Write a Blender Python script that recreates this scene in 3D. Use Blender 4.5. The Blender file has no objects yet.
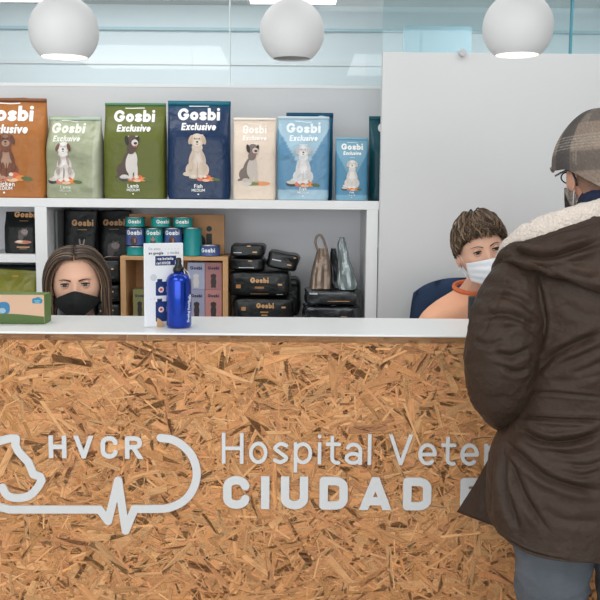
import bpy, bmesh, math, random
import numpy as np
from mathutils import Vector, Matrix, noise
R = math.radians
PI = math.pi
random.seed(7)
sc = bpy.context.scene
col = sc.collection

# ------------------------------------------------------------------ camera
CAM = Vector((0.0, -2.5, 1.48))
PITCH = math.atan(100/900); ROLL = R(0.5)
F = 900.0
def pw(px, py, Y):
    """world point on the plane y=Y seen at photo pixel px,py (used for measuring)"""
    dx = (px-300)/F; dy = (300-py)/F
    # roll
    c, s = math.cos(ROLL), math.sin(ROLL)
    dx, dy = dx*c + dy*s*-1, dy*c + dx*s
    d = Vector((dx, math.cos(PITCH)+dy*math.sin(PITCH), -math.sin(PITCH)+dy*math.cos(PITCH)))
    t = (Y-CAM.y)/d.y
    return CAM + d*t
cd = bpy.data.cameras.new('camera'); cam = bpy.data.objects.new('camera', cd); col.objects.link(cam)
cd.sensor_width = 36; cd.lens = 54; cd.clip_start = .05
fw = Vector((0, math.cos(PITCH), -math.sin(PITCH))); up = Vector((0, math.sin(PITCH), math.cos(PITCH))); rt = Vector((1, 0, 0))
c, s = math.cos(ROLL), math.sin(ROLL)
r2 = rt*c + up*s; u2 = up*c - rt*s
mw = Matrix((( r2.x, u2.x, -fw.x, CAM.x), (r2.y, u2.y, -fw.y, CAM.y), (r2.z, u2.z, -fw.z, CAM.z), (0, 0, 0, 1)))
cam.matrix_world = mw
sc.camera = cam
sc.view_settings.view_transform = 'Standard'; sc.view_settings.look = 'None'
sc.view_settings.gamma = 1; sc.view_settings.use_curve_mapping = False
sc.view_settings.exposure = 0.0

# ------------------------------------------------------------------ colour + materials
def lin(c):
    return tuple(((v/255)/12.92 if v/255 <= .04045 else ((v/255+.055)/1.055)**2.4) for v in c)
def rgba(c): return (*lin(c), 1)
MATS = {}
def mat(name, c=(200, 200, 200), rough=.5, metal=0, spec=.5, bump=None, var=None, attr=False, coat=0, sheen=0, emit=None, alpha=None, trans=0):
    """bump=(scale, strength, detail[, stretch]); var=(scale, amount) natural colour variation"""
    if name in MATS: return MATS[name]
    m = bpy.data.materials.new(name); m.use_nodes = True
    nt = m.node_tree; b = nt.nodes['Principled BSDF']
    b.inputs['Base Color'].default_value = rgba(c)
    b.inputs['Roughness'].default_value = rough; b.inputs['Metallic'].default_value = metal
    b.inputs['Specular IOR Level'].default_value = spec
    b.inputs['Coat Weight'].default_value = coat
    b.inputs['Sheen Weight'].default_value = sheen
    b.inputs['Transmission Weight'].default_value = trans
    tc = nt.nodes.new('ShaderNodeTexCoord')
    src = None
    if attr:
        a = nt.nodes.new('ShaderNodeAttribute'); a.attribute_name = 'Col'
        src = a.outputs['Color']
        nt.links.new(src, b.inputs['Base Color'])
    if var:
        n = nt.nodes.new('ShaderNodeTexNoise'); n.inputs['Scale'].default_value = var[0]; n.inputs['Detail'].default_value = 5
        nt.links.new(tc.outputs['Object'], n.inputs['Vector'])
        mr = nt.nodes.new('ShaderNodeMapRange'); mr.inputs['From Min'].default_value = .3; mr.inputs['From Max'].default_value = .7
        mr.inputs['To Min'].default_value = 1-var[1]; mr.inputs['To Max'].default_value = 1+var[1]
        nt.links.new(n.outputs['Fac'], mr.inputs['Value'])
        vm = nt.nodes.new('ShaderNodeVectorMath'); vm.operation = 'SCALE'
        if src: nt.links.new(src, vm.inputs[0])
        else: vm.inputs[0].default_value = lin(c)
        nt.links.new(mr.outputs['Result'], vm.inputs['Scale'])
        nt.links.new(vm.outputs['Vector'], b.inputs['Base Color'])
    if bump:
        n = nt.nodes.new('ShaderNodeTexNoise'); n.inputs['Scale'].default_value = bump[0]; n.inputs['Detail'].default_value = bump[2]
        mp = nt.nodes.new('ShaderNodeMapping')
        if len(bump) > 3: mp.inputs['Scale'].default_value = bump[3]
        nt.links.new(tc.outputs['Object'], mp.inputs['Vector']); nt.links.new(mp.outputs['Vector'], n.inputs['Vector'])
        bp = nt.nodes.new('ShaderNodeBump'); bp.inputs['Strength'].default_value = bump[1]; bp.inputs['Distance'].default_value = .01
        nt.links.new(n.outputs['Fac'], bp.inputs['Height']); nt.links.new(bp.outputs['Normal'], b.inputs['Normal'])
    if emit:
        b.inputs['Emission Color'].default_value = rgba(emit[0]); b.inputs['Emission Strength'].default_value = emit[1]
    MATS[name] = m
    return m
def glass_mat(name, tint, refl=.06):
    m = bpy.data.materials.new(name); m.use_nodes = True; nt = m.node_tree; nt.nodes.clear()
    o = nt.nodes.new('ShaderNodeOutputMaterial'); mx = nt.nodes.new('ShaderNodeMixShader')
    t = nt.nodes.new('ShaderNodeBsdfTransparent'); t.inputs['Color'].default_value = rgba(tint)
    g = nt.nodes.new('ShaderNodeBsdfGlossy'); g.inputs['Roughness'].default_value = .03
    lw = nt.nodes.new('ShaderNodeLayerWeight'); pw_ = nt.nodes.new('ShaderNodeMath'); pw_.operation = 'POWER'; pw_.inputs[1].default_value = 5
    ma = nt.nodes.new('ShaderNodeMath'); ma.operation = 'MULTIPLY_ADD'; ma.inputs[1].default_value = .6; ma.inputs[2].default_value = .025
    nt.links.new(lw.outputs['Facing'], pw_.inputs[0]); nt.links.new(pw_.outputs[0], ma.inputs[0]); nt.links.new(ma.outputs[0], mx.inputs[0]); nt.links.new(t.outputs[0], mx.inputs[1]); nt.links.new(g.outputs[0], mx.inputs[2])
    nt.links.new(mx.outputs[0], o.inputs[0]); return m

# ------------------------------------------------------------------ mesh helpers
def mk(name, verts, faces, m=None, parent=None, smooth=False, cols=None, loc=None, uv=None):
    me = bpy.data.meshes.new(name)
    me.from_pydata([tuple(v) for v in verts], [], [tuple(f) for f in faces])
    if m is not None: me.materials.append(m)
    if smooth: me.polygons.foreach_set('use_smooth', [True]*len(me.polygons))
    if cols is not None:   # per-face sRGB or per-vertex
        if len(cols) == len(verts):
            a = me.color_attributes.new('Col', 'FLOAT_COLOR', 'POINT')
            a.data.foreach_set('color', np.array([rgba(c) for c in cols], dtype=np.float32).ravel())
        else:
            a = me.color_attributes.new('Col', 'FLOAT_COLOR', 'CORNER')
            arr = []
            for f, c in zip(faces, cols):
                r = rgba(c); arr.extend([r]*len(f))
            a.data.foreach_set('color', np.array(arr, dtype=np.float32).ravel())
    me.validate(); me.update()
    o = bpy.data.objects.new(name, me); col.objects.link(o)
    if loc: o.location = loc
    if parent: o.parent = parent
    return o
def link_bm(name, bm, m, parent=None, smooth=False, loc=None):
    me = bpy.data.meshes.new(name); bm.to_mesh(me); bm.free()
    if m is not None: me.materials.append(m)
    if smooth: me.polygons.foreach_set('use_smooth', [True]*len(me.polygons))
    o = bpy.data.objects.new(name, me); col.objects.link(o)
    if loc: o.location = loc
    if parent: o.parent = parent
    return o
def bm_box(bm, x0, x1, y0, y1, z0, z1, bev=0, seg=2, mx=None):
    v = [bm.verts.new(p) for p in ((x0,y0,z0),(x1,y0,z0),(x1,y1,z0),(x0,y1,z0),(x0,y0,z1),(x1,y0,z1),(x1,y1,z1),(x0,y1,z1))]
    fs = [bm.faces.new([v[i] for i in q]) for q in ((3,2,1,0),(4,5,6,7),(0,1,5,4),(1,2,6,5),(2,3,7,6),(3,0,4,7))]
    if bev:
        es = {e for f in fs for e in f.edges}
        r = bmesh.ops.bevel(bm, geom=list(es), offset=bev, segments=seg, profile=.5, affect='EDGES')
        vs = {x for f in r['faces'] for x in f.verts} | {x for x in v if x.is_valid}
    else: vs = set(v)
    if mx: bmesh.ops.transform(bm, matrix=mx, verts=list(vs))
def box(name, x0, x1, y0, y1, z0, z1, m, parent=None, bev=.001, seg=2, org=None, mx=None):
    bm = bmesh.new()
    ox, oy, oz = org if org else (0, 0, 0)
    bm_box(bm, x0-ox, x1-ox, y0-oy, y1-oy, z0-oz, z1-oz, bev, seg, mx)
    return link_bm(name, bm, m, parent, loc=org)
def boxes(name, lst, m, parent=None, bev=.001):
    bm = bmesh.new()
    for b in lst: bm_box(bm, *b, bev)
    return link_bm(name, bm, m, parent)
def lathe(name, prof, m, parent=None, n=40, loc=None, mats=None):
    verts = []; faces = []
    k = len(prof)
    for i in range(n):
        a = 2*PI*i/n
        for r, z in prof: verts.append((r*math.cos(a), r*math.sin(a), z))
    for i in range(n):
        j = (i+1) % n
        for q in range(k-1):
            f = (i*k+q, j*k+q, j*k+q+1, i*k+q+1)
            faces.append(f)
    o = mk(name, verts, faces, m, parent, True, loc=loc)
    bm = bmesh.new(); bm.from_mesh(o.data); bmesh.ops.remove_doubles(bm, verts=bm.verts, dist=1e-5)
    bmesh.ops.recalc_face_normals(bm, faces=bm.faces)
    bm.to_mesh(o.data); bm.free()
    return o
def tube(name, pts, rad, m, parent=None, n=8, cols=None, flat=1.0):
    v, f = tube_geo(pts, rad, n, flat)
    return mk(name, v, f, m, parent, True, cols=[cols]*len(v) if cols else None)
def tube_geo(pts, rad, n=8, flat=1.0, base=0):
    pts = [Vector(p) for p in pts]; V = []; Fc = []
    rr = rad if hasattr(rad, '__len__') else [rad]*len(pts)
    prev = None
    for i, p in enumerate(pts):
        t = (pts[min(i+1, len(pts)-1)] - pts[max(i-1, 0)])
        if t.length < 1e-9: t = Vector((0, 0, 1))
        t.normalize()
        if prev is None:
            a = Vector((0, 0, 1)) if abs(t.z) < .9 else Vector((1, 0, 0))
            u = t.cross(a).normalized()
        else:
            u = (prev - t*prev.dot(t)).normalized()
        prev = u; w = t.cross(u)
        for k in range(n):
            an = 2*PI*k/n
            V.append(p + (u*math.cos(an) + w*math.sin(an)*flat)*rr[i])
    for i in range(len(pts)-1):
        for k in range(n):
            a = i*n+k; b = i*n+(k+1) % n
            Fc.append((base+a, base+b, base+b+n, base+a+n))
    Fc.append(tuple(base+k for k in reversed(range(n)))); Fc.append(tuple(base+(len(pts)-1)*n+k for k in range(n)))
    return V, Fc
def spline(pts, n=8):
    """catmull-rom through pts (tuples any dim)"""
    P = [np.array(p, float) for p in pts]; P = [2*P[0]-P[1]] + P + [2*P[-1]-P[-2]]
    out = []
    for i in range(1, len(P)-2):
        for k in range(n):
            t = k/n
            out.append(.5*((2*P[i]) + (-P[i-1]+P[i+1])*t + (2*P[i-1]-5*P[i]+4*P[i+1]-P[i+2])*t*t + (-P[i-1]+3*P[i]-3*P[i+1]+P[i+2])*t**3))
    out.append(P[-2]); return out
def thing(name, label, cat, loc=(0, 0, 0), rz=0, group=None):
    o = bpy.data.objects.new(name, None); col.objects.link(o); o.empty_display_size = .05
    o.location = loc; o.rotation_euler = (0, 0, rz); o['label'] = label; o['category'] = cat
    if group: o['group'] = group
    return o
def tag(o, label, cat, group=None):
    o['label'] = label; o['category'] = cat
    if group: o['group'] = group
    return o
def struct(o): o['kind'] = 'structure'; return o
def copy_tree(o, parent=None):
    c = o.copy(); col.objects.link(c); c.parent = parent
    for ch in list(o.children): copy_tree(ch, c)
    return c

# ------------------------------------------------------------------ stroke lettering as signed distance
def arc(cx, cy, rx, ry, a0, a1, n=10):
    return [(cx+rx*math.cos(R(a0+(a1-a0)*i/n)), cy+ry*math.sin(R(a0+(a1-a0)*i/n))) for i in range(n+1)]
XH = .72
def glyph(ch, w):
    """-> (advance width, [(points, ylow, yhigh), ...])"""
    h = w/2; S = []; lo, hi = 0, 1
    def add(p, a=None, b=None): S.append((p, lo if a is None else a, hi if b is None else b))
    if ch == ' ': return .20, S
    if ch == 'H': W = .68; add([(h,-1),(h,2)]); add([(W-h,-1),(W-h,2)]); add([(h,.5),(W-h,.5)])
    elif ch == 'V': W = .76; m = W/2; k = (W/2-h*1.05)/(1-h*.6); add([(m-k*1.3, 1.3+h*.6),(m,h*.6),(m+k*1.3,1.3+h*.6)])
    elif ch == 'G' and w > .22:
        W = .92; add(arc(W/2,.5,W/2-h,.5-h,38,338,20)+[(W-h*1.0,.44),(W*.62,.44)])
    elif ch in 'CG':
        W = .66; r = W/2-h; add(arc(W/2,1-W/2,r,r,8,180)+arc(W/2,W/2,r,r,180,352 if ch == 'C' else 360))
        if ch == 'G': add([(W-h,W/2),(W-h,.48),(W*.55,.48)])
    elif ch == 'U': W = .68; r = W/2-h; add([(h,2)]+arc(W/2,W/2,r,r,180,360)+[(W-h,2)])
    elif ch == 'D': W = .70; q = .32; add([(h,h),(h,1-h)]+arc(W-q,1-q,q-h,q-h,90,0)+arc(W-q,q,q-h,q-h,0,-90)+[(h,h)])
    elif ch == 'A': W = .80; m = W/2; k = (W/2-h*1.05)/(1-h*.6); add([(m-k*1.3,-.3-h*.6+0.0),(m,1-h*.6),(m+k*1.3,-.3-h*.6)]); add([(W*.25,.27),(W*.75,.27)])
    elif ch in 'RP':
        W = .66; q = .29; add([(h,-1),(h,1-h)]+arc(W-q,1-q,q-h,q-h,90,-90)+[(h,1-2*q+h)])
        if ch == 'R': add([(W*.48,1-2*q+h),(W-h*.7,0),(W-h*.7+(W*.52-h*.7)*.5,-.25)])
    elif ch in 'EFL':
        W = .58; add([(h,-1),(h,2)])
        if ch != 'F': add([(h,h),(W-h,h)])
        if ch != 'L': add([(h,1-h),(W-h,1-h)]); add([(h,.5),(W-h*1.3,.5)])
    elif ch == 'T': W = .62; add([(h,1-h),(W-h,1-h)]); add([(W/2,1-h),(W/2,-1)])
    elif ch == 'I': W = w; add([(h,-1),(h,2)])
    elif ch == 'M': W = .86; add([(h,-1),(h,1-h),(W/2,.3),(W-h,1-h),(W-h,-1)])
    elif ch == 'N': W = .7; add([(h,-1),(h,1-h),(W-h,h),(W-h,2)])
    elif ch in 'lI1': W = w*1.0; add([(h,-1),(h,2)])
    else:
        hi = XH; W = .58 if w < .22 else .68; ry = XH/2-h; rx = W/2-h; cy = XH/2
        bowl = arc(W/2,cy,rx,ry,0,360,20)
        if ch == 'o': add(bowl)
        elif ch in 'bd':
            add(bowl); x = h if ch == 'b' else W-h; add([(x,0+h),(x,2)], 0, 1)
        elif ch in 'pq':
            add(bowl); x = h if ch == 'p' else W-h; add([(x,-1),(x,XH-h*.9)], -.27, XH)
        elif ch == 'g': add(bowl); add([(W-h,XH-h),(W-h,-.02)]+arc(W/2,-.05,rx,.2-h*.5,0,-150,8), -.3, XH)
        elif ch == 'c': add(arc(W/2,cy,rx,ry,45,315,16)); W -= .04
        elif ch == 'e': add([(h,cy-.01)]+arc(W/2,cy,rx,ry,0,312,18)); 
        elif ch == 'a':
            W = .54; add([(W-h,-1),(W-h,.44)]+arc(W/2,.44,W/2-h,XH-.44-h,0,150,8)); add(arc(W/2-.01,.21,W/2-h,.21-h,0,360,14))
        elif ch == 's':
            W = .48 if w < .22 else .60; add([tuple(p) for p in spline([(W-h,XH-h-.06),(W*.5,XH-h),(h+.01,XH*.72),(W*.5,cy),(W-h,XH*.27),(W*.5,h),(h,h+.07)], 5)])
        elif ch == 'i': W = w; add([(h,-1),(h,1.5)]); add([(h,.91),(h,.911)], -1, 2)
        elif ch == 't': W = .40; x = .17; add([(x,.93-h*.0),(x,.2)]+arc(x+.17-h*.3,.2,.17-h*.3,.2-h,180,270,6)+[(W-h*.5,h)], 0, .93); add([(h*.3,XH-h),(W-h*.3,XH-h)])
        elif ch == 'f': W = .38; add([(.15,-1),(.15,.8)]+arc(.3,.8,.15,.2-h,180,100,6), 0, 1); add([(h*.3,XH-h),(W-h*.3,XH-h)])
        elif ch == 'r': W = .38; add([(h,-1),(h,2)], 0, XH); add([(h,.40)]+arc(W+.02,.40,W+.02-h,XH-.40-h,180,95,8), 0, XH)
        elif ch in 'nhm':
            W = .56; add([(h,-1),(h,2)], 0, 1 if ch == 'h' else XH); r = W/2-h
            add(arc(W/2,XH-h-r,r,r,180,0,10)+[(W-h,-1)])
            if ch == 'm': add(arc(W/2+W-w,XH-h-r,r,r,180,0,10)+[(W*2-w-h,-1)]); W = 2*W-w
        elif ch == 'u': r = W/2-h; add([(h,2)]+arc(W/2,h+r,r,r,180,360,10)); add([(W-h,2),(W-h,-1)])
        elif ch == 'v': W = .56; add([(h-.1,XH+.2),(W/2,h*.6),(W-h+.1,XH+.2)])
        elif ch == 'x': W = .54; add([(h-.1,XH+.13),(W-h+.1,-.13)]); add([(h-.1,-.13),(W-h+.1,XH+.13)])
        elif ch == 'k': W = .52; add([(h,-1),(h,2)], 0, 1); add([(h,.28),(W,XH+.06)]); add([(W*.4,.42),(W,-.08)])
        elif ch == 'y': W = .56; add([(h-.05,XH+.2),(W/2,.05)], 0, XH); add([(W-h+.1,XH+.2),(W*.2,-.4)], -.27, XH)
        else: W = .5; add([(h,.3),(W-h,.3)])
    return W, S
def text_layout(s, size, w, gap=.16, shear=0):
    """-> total width, list of (segments[(x0,y0,x1,y1)], lo, hi) per character"""
    x = 0; out = []
    for ch in s:
        W, S = glyph(ch, w)
        strokes = []
        for pts, lo, hi in S:
            strokes.append(([((px+x+shear*py)*size, py*size) for px, py in pts], lo*size, hi*size))
        out.append((ch, strokes, x*size, (x+W)*size)); x += W+gap
    return (x-gap)*size, out
def d_poly(X, Y, pts):
    D = np.full(X.shape, 1e9)
    if len(pts) == 1: pts = [pts[0], pts[0]]
    for (x0, y0), (x1, y1) in zip(pts[:-1], pts[1:]):
        vx, vy = x1-x0, y1-y0; L = vx*vx+vy*vy+1e-12
        t = np.clip(((X-x0)*vx+(Y-y0)*vy)/L, 0, 1)
        D = np.minimum(D, np.hypot(X-x0-t*vx, Y-y0-t*vy))
    return D
def f_strokes(strokes, hw, ox=0, oy=0):
    def f(X, Y):
        D = np.full(X.shape, 1e9)
        for pts, lo, hi in strokes:
            d = d_poly(X-ox, Y-oy, pts)-hw
            d = np.maximum(d, np.maximum(lo-(Y-oy), (Y-oy)-hi))
            D = np.minimum(D, d)
        return D
    return f
def f_ellipse(cx, cy, rx, ry, rot=0):
    c, s = math.cos(R(rot)), math.sin(R(rot))
    def f(X, Y):
        x = (X-cx)*c+(Y-cy)*s; y = -(X-cx)*s+(Y-cy)*c
        k = np.sqrt((x/rx)**2+(y/ry)**2)
        return (k-1)*min(rx, ry)
    return f
def f_rect(x0, x1, y0, y1, r=0):
    def f(X, Y):
        qx = np.abs(X-(x0+x1)/2)-(x1-x0)/2+r; qy = np.abs(Y-(y0+y1)/2)-(y1-y0)/2+r
        return np.hypot(np.maximum(qx, 0), np.maximum(qy, 0))+np.minimum(np.maximum(qx, qy), 0)-r
    return f
def f_union(*fs):
    def f(X, Y):
        D = fs[0](X, Y)
        for g in fs[1:]: D = np.minimum(D, g(X, Y))
        return D
    return f
def f_line(pts, hw): return lambda X, Y: d_poly(X, Y, pts)-hw
def march(f, x0, x1, y0, y1, st):
    nx = int((x1-x0)/st)+2; ny = int((y1-y0)/st)+2
    xs = x0+np.arange(nx)*st; ys = y0+np.arange(ny)*st
    X, Y = np.meshgrid(xs, ys, indexing='ij'); D = f(X, Y)
    V = []; key = {}; Fc = []
    def vert(k, x, y):
        if k not in key: key[k] = len(V); V.append((x, y))
        return key[k]
    neg = D < 0
    act = neg[:-1,:-1] | neg[1:,:-1] | neg[:-1,1:] | neg[1:,1:]
    for i, j in zip(*np.nonzero(act)):
        cs = ((i,j),(i+1,j),(i+1,j+1),(i,j+1)); poly = []
        for q in range(4):
            a = cs[q]; b = cs[(q+1) % 4]; da = D[a]; db = D[b]
            if da < 0: poly.append(vert(a, xs[a[0]], ys[a[1]]))
            if (da < 0) != (db < 0):
                t = da/(da-db); t = min(max(t, .02), .98)
                kk = (a, b) if a < b else (b, a)
                poly.append(vert(kk, xs[a[0]]+t*(xs[b[0]]-xs[a[0]]), ys[a[1]]+t*(ys[b[1]]-ys[a[1]])))
        if len(poly) > 2: Fc.append(tuple(int(p) for p in poly))
    return V, Fc
def raised(name, f, bb, st, y, t, m, parent, round_=0):
    """relief piece on a plane facing -y: front at y-t"""
    V2, F2 = march(f, *bb, st)
    n = len(V2); verts = [(x, y-t, z) for x, z in V2] + [(x, y, z) for x, z in V2]
    cnt = {}
    for fc in F2:
        for a, b in zip(fc, fc[1:]+fc[:1]): cnt[(a, b)] = 1
    faces = list(F2) + [tuple(n+i for i in reversed(fc)) for fc in F2]
    for (a, b) in cnt:
        if (b, a) not in cnt: faces.append((b, a, a+n, b+n))
    o = mk(name, verts, faces, m, parent)
    return o

# ------------------------------------------------------------------ common materials
M_WALL = mat('white wall paint', (216,217,218), .85, bump=(60,.04,3), var=(1.5,.012))
M_SHELF = mat('white laminate board', (236,236,236), .45, var=(3,.01))
M_TOP = mat('white countertop laminate', (238,239,238), .3, var=(2,.01))
M_LET = mat('white acrylic lettering', (212,213,213), .45)
M_PRINT = mat('printed ink', attr=True, rough=.5)
M_BLACKP = mat('black plastic', (22,23,25), .35)
M_CHROME = mat('brushed steel', (190,192,195), .3, 1)
# ================================================================== ROOM
XL, XR, YF, YB, ZC = -3.2, 3.4, -4.6, 1.56, 2.62
def rect(px0, px1, py0, py1, Y):
    a = pw((px0+px1)/2, py1, Y); b = pw((px0+px1)/2, py0, Y)
    return pw(px0, (py0+py1)/2, Y).x, pw(px1, (py0+py1)/2, Y).x, a.z, b.z
M_FLOOR = mat('pale grey resin floor', (176,176,172), .4, var=(2,.04))
fl = struct(box('floor', XL-.1, XR+.1, YF, 6.1, -.1, 0, M_FLOOR, bev=0))
zt = pw(190, 87, YB).z      # top of the white wall behind the shelves
PART_Y = 1.1
zp = pw(490, 53, PART_Y).z
struct(box('wall_back', XL, XR, YB, YB+.1, 0, zt, M_WALL, bev=.001))
struct(box('wall_left', XL-.1, XL, YF, 6, 0, ZC, M_WALL, bev=0))
struct(box('wall_right', XR, XR+.1, YF, 6, 0, ZC, M_WALL, bev=0))
# white partition panel behind the right-hand desk, standing clear of the wall
xp = pw(380.5, 180, PART_Y).x
struct(box('wall_partition', xp, XR, PART_Y, PART_Y+.05, 0, zp, mat('white partition laminate', (215,215,215), .6, var=(1.2,.012)), bev=.002))
# ceiling with openings' worth of light panels
M_CEIL = mat('white ceiling board', (236,238,238), .9, bump=(40,.03,3))
struct(box('ceiling', XL-.1, XR+.1, YF, 2.9, ZC, ZC+.1, M_CEIL, bev=0))
struct(box('baseboard_back', XL, xp, YB-.012, YB, 0, .08, M_SHELF))
# glazing above the back wall and above the partition
G1 = glass_mat('pale aqua glass', (246,249,250)); G2 = glass_mat('aqua glass', (243,249,250))
struct(box('window_1', XL, XR, YB+.045, YB+.055, zt, ZC, G1, bev=0))
struct(box('trim_1', XL, XR, YB-.002, YB+.102, zt-.002, zt+.012, mat('glazing channel', (235,238,238), .5)))
# glass over the partition, in two sheets with a teal-edged joint at x=573 in the photo
xj = pw(573, 25, PART_Y).x
struct(box('window_2', xp+.0, xj-.003, PART_Y+.02, PART_Y+.03, zp, ZC, G2, bev=0))
struct(box('window_3', xj+.004, XR, PART_Y+.02, PART_Y+.03, zp, ZC, glass_mat('clear glass', (244,249,250)), bev=0))
struct(box('trim_2', xj-.003, xj+.004, PART_Y+.015, PART_Y+.035, zp, ZC, mat('green glass edge', (70,150,165), .2, spec=.8), bev=0))
# vertical joint in the back glazing near x=229
xg = pw(229, 40, YB).x
struct(box('trim_3', xg-.003, xg+.003, YB+.04, YB+.06, zt+.012, ZC, mat('silicone joint', (226,236,238), .4), bev=0))
# ---- room seen through the glass
M_FAR = mat('pale blue wall paint', (236,240,240), .9, var=(1,.02)); M_FAR2 = mat('aqua wall paint', (196,218,223), .9, var=(1,.03))
FY = 5.2
struct(box('wall_far', XL, XR, FY, FY+.1, 0, 3.4, M_FAR, bev=0))
z1 = pw(200, 62, FY-.05)
struct(box('trim_4', XL, XR, FY-.012, FY, pw(200,65,FY).z, pw(200,60.5,FY).z, M_SHELF))
struct(box('trim_5', XL, XR, FY-.03, FY, pw(200,31,FY).z, pw(200,28,FY).z, M_FAR2))
ZC2 = pw(200, 14, FY).z
struct(box('ceiling_far', XL, XR, 2.9, FY+.1, 3.2, 3.3, mat('far ceiling board', (214,228,230), .9), bev=0))
struct(box('wall_bulkhead', XL, XR, 2.9, 2.98, ZC, 3.3, M_CEIL, bev=0))
# aqua doorway wall in the far room, right of centre
a = pw(405, 26, 4.4); b = pw(471, 53, 4.4)
struct(box('wall_return', a.x, b.x, 4.4, 4.5, 0, a.z, mat('deep aqua wall paint', (184,212,220), .9, var=(2,.04)), bev=0))
#struct(box('wall_side', b.x, b.x+.08, 2.2, 5.2, 0, 3.2, mat('light far wall', (210,226,232), .9), bev=0))

# ---- ceiling light panels (real luminaires)
M_LITE = mat('lit diffuser', (255,255,255), .6, emit=((255,252,246), 3.2))
def ceil_panel(x, y, w, d, z, label):
    t = thing('ceiling_light', label, 'ceiling light', (x, y, z))
    boxes('frame', [(-w/2,w/2,-d/2,-d/2+.02,-.02,0),(-w/2,w/2,d/2-.02,d/2,-.02,0),(-w/2,-w/2+.02,-d/2+.02,d/2-.02,-.02,0),(w/2-.02,w/2,-d/2+.02,d/2-.02,-.02,0)], M_SHELF, t)
    box('diffuser', -w/2+.02, w/2-.02, -d/2+.02, d/2-.02, -.014, -.003, M_LITE, t, bev=0)
    return t
# the two seen at the top edge of the photo, behind the glass
a = pw(22, 12, 2.35); b = pw(292, 10, 2.35)
ceil_panel(-1.70, 2.62, .53, .5, ZC, 'white square ceiling light panel at the top left behind the glass')
ceil_panel(-.055, 2.62, .53, .5, ZC, 'white square ceiling light panel above the middle pendant behind the glass')

# ---- lights
def area(name, loc, rot, sx, sy, p, c=(1,1,1)):
    l = bpy.data.lights.new(name, 'AREA'); l.shape = 'RECTANGLE'; l.size = sx; l.size_y = sy; l.energy = p; l.color = c
    o = bpy.data.objects.new(name, l); col.objects.link(o); o.location = loc; o.rotation_euler = rot; return o
area('ceiling_lamp', (-1.2,-1.6,ZC-.03), (0,0,0), 1.2, 1.2, 19)
area('ceiling_lamp', (1.0,-1.9,ZC-.03), (0,0,0), 1.2, 1.2, 19)
area('ceiling_lamp', (-1.0,.75,ZC-.03), (0,0,0), 1.6, .5, 11)
area('ceiling_lamp', (.9,.5,ZC-.03), (0,0,0), 1.6, .5, 7)
area('far_fill', (-1.2,4.0,3.15), (0,0,0), 3, 1.5, 40, (.95,.98,1))  # unseen fill that brightens the room behind the glass
area('far_fill', (2.2,3.4,3.15), (0,0,0), 1.5, 1.5, 44, (.95,.98,1))  # second unseen fill, added to lighten the far room's right side
# daylight from the shopfront window behind the viewer
area('window_daylight', (-.6,YF+.1,1.4), (R(90),0,0), 4.5, 2.3, 92, (.97,.99,1))
w = bpy.data.worlds.new('world'); sc.world = w; w.use_nodes = True
w.node_tree.nodes['Background'].inputs[0].default_value = (.9,.95,1,1); w.node_tree.nodes['Background'].inputs[1].default_value = .3

# ================================================================== COUNTER
CW0, CW1 = -1.25, 1.45
ZT = pw(300, 334.7, -.02).z          # top surface, front edge
ZO = pw(300, 342, 0).z
ct = thing('reception_counter', 'long reception counter faced in oriented strand board with a white ledge top', 'reception counter', ((CW0+CW1)/2, .13, 0))
def osb_mat(nm='oriented strand board'):
    m = bpy.data.materials.new(nm); m.use_nodes = True; nt = m.node_tree; b = nt.nodes['Principled BSDF']
    b.inputs['Roughness'].default_value = .62; b.inputs['Specular IOR Level'].default_value = .35
    at = nt.nodes.new('ShaderNodeAttribute'); at.attribute_name = 'Col'
    uv = nt.nodes.new('ShaderNodeUVMap'); uv.uv_map = 'grain'
    mp = nt.nodes.new('ShaderNodeMapping'); mp.inputs['Scale'].default_value = (14, 420, 1)
    nt.links.new(uv.outputs[0], mp.inputs[0])
    n = nt.nodes.new('ShaderNodeTexNoise'); n.inputs['Scale'].default_value = 1; n.inputs['Detail'].default_value = 4; nt.links.new(mp.outputs[0], n.inputs['Vector'])
    mp2 = nt.nodes.new('ShaderNodeMapping'); mp2.inputs['Scale'].default_value = (30, 90, 1); nt.links.new(uv.outputs[0], mp2.inputs[0])
    n2 = nt.nodes.new('ShaderNodeTexNoise'); n2.inputs['Scale'].default_value = 1; n2.inputs['Detail'].default_value = 3; nt.links.new(mp2.outputs[0], n2.inputs['Vector'])
    ad = nt.nodes.new('ShaderNodeMath'); ad.operation = 'ADD'; nt.links.new(n.outputs['Fac'], ad.inputs[0]); nt.links.new(n2.outputs['Fac'], ad.inputs[1])
    mr = nt.nodes.new('ShaderNodeMapRange'); mr.inputs['From Min'].default_value = .65; mr.inputs['From Max'].default_value = 1.35; mr.inputs['To Min'].default_value = .8; mr.inputs['To Max'].default_value = 1.17
    nt.links.new(ad.outputs[0], mr.inputs['Value'])
    vm = nt.nodes.new('ShaderNodeVectorMath'); vm.operation = 'SCALE'; nt.links.new(at.outputs['Color'], vm.inputs[0]); nt.links.new(mr.outputs['Result'], vm.inputs['Scale'])
    nt.links.new(vm.outputs['Vector'], b.inputs['Base Color'])
    return m
M_OSB = osb_mat()
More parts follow.
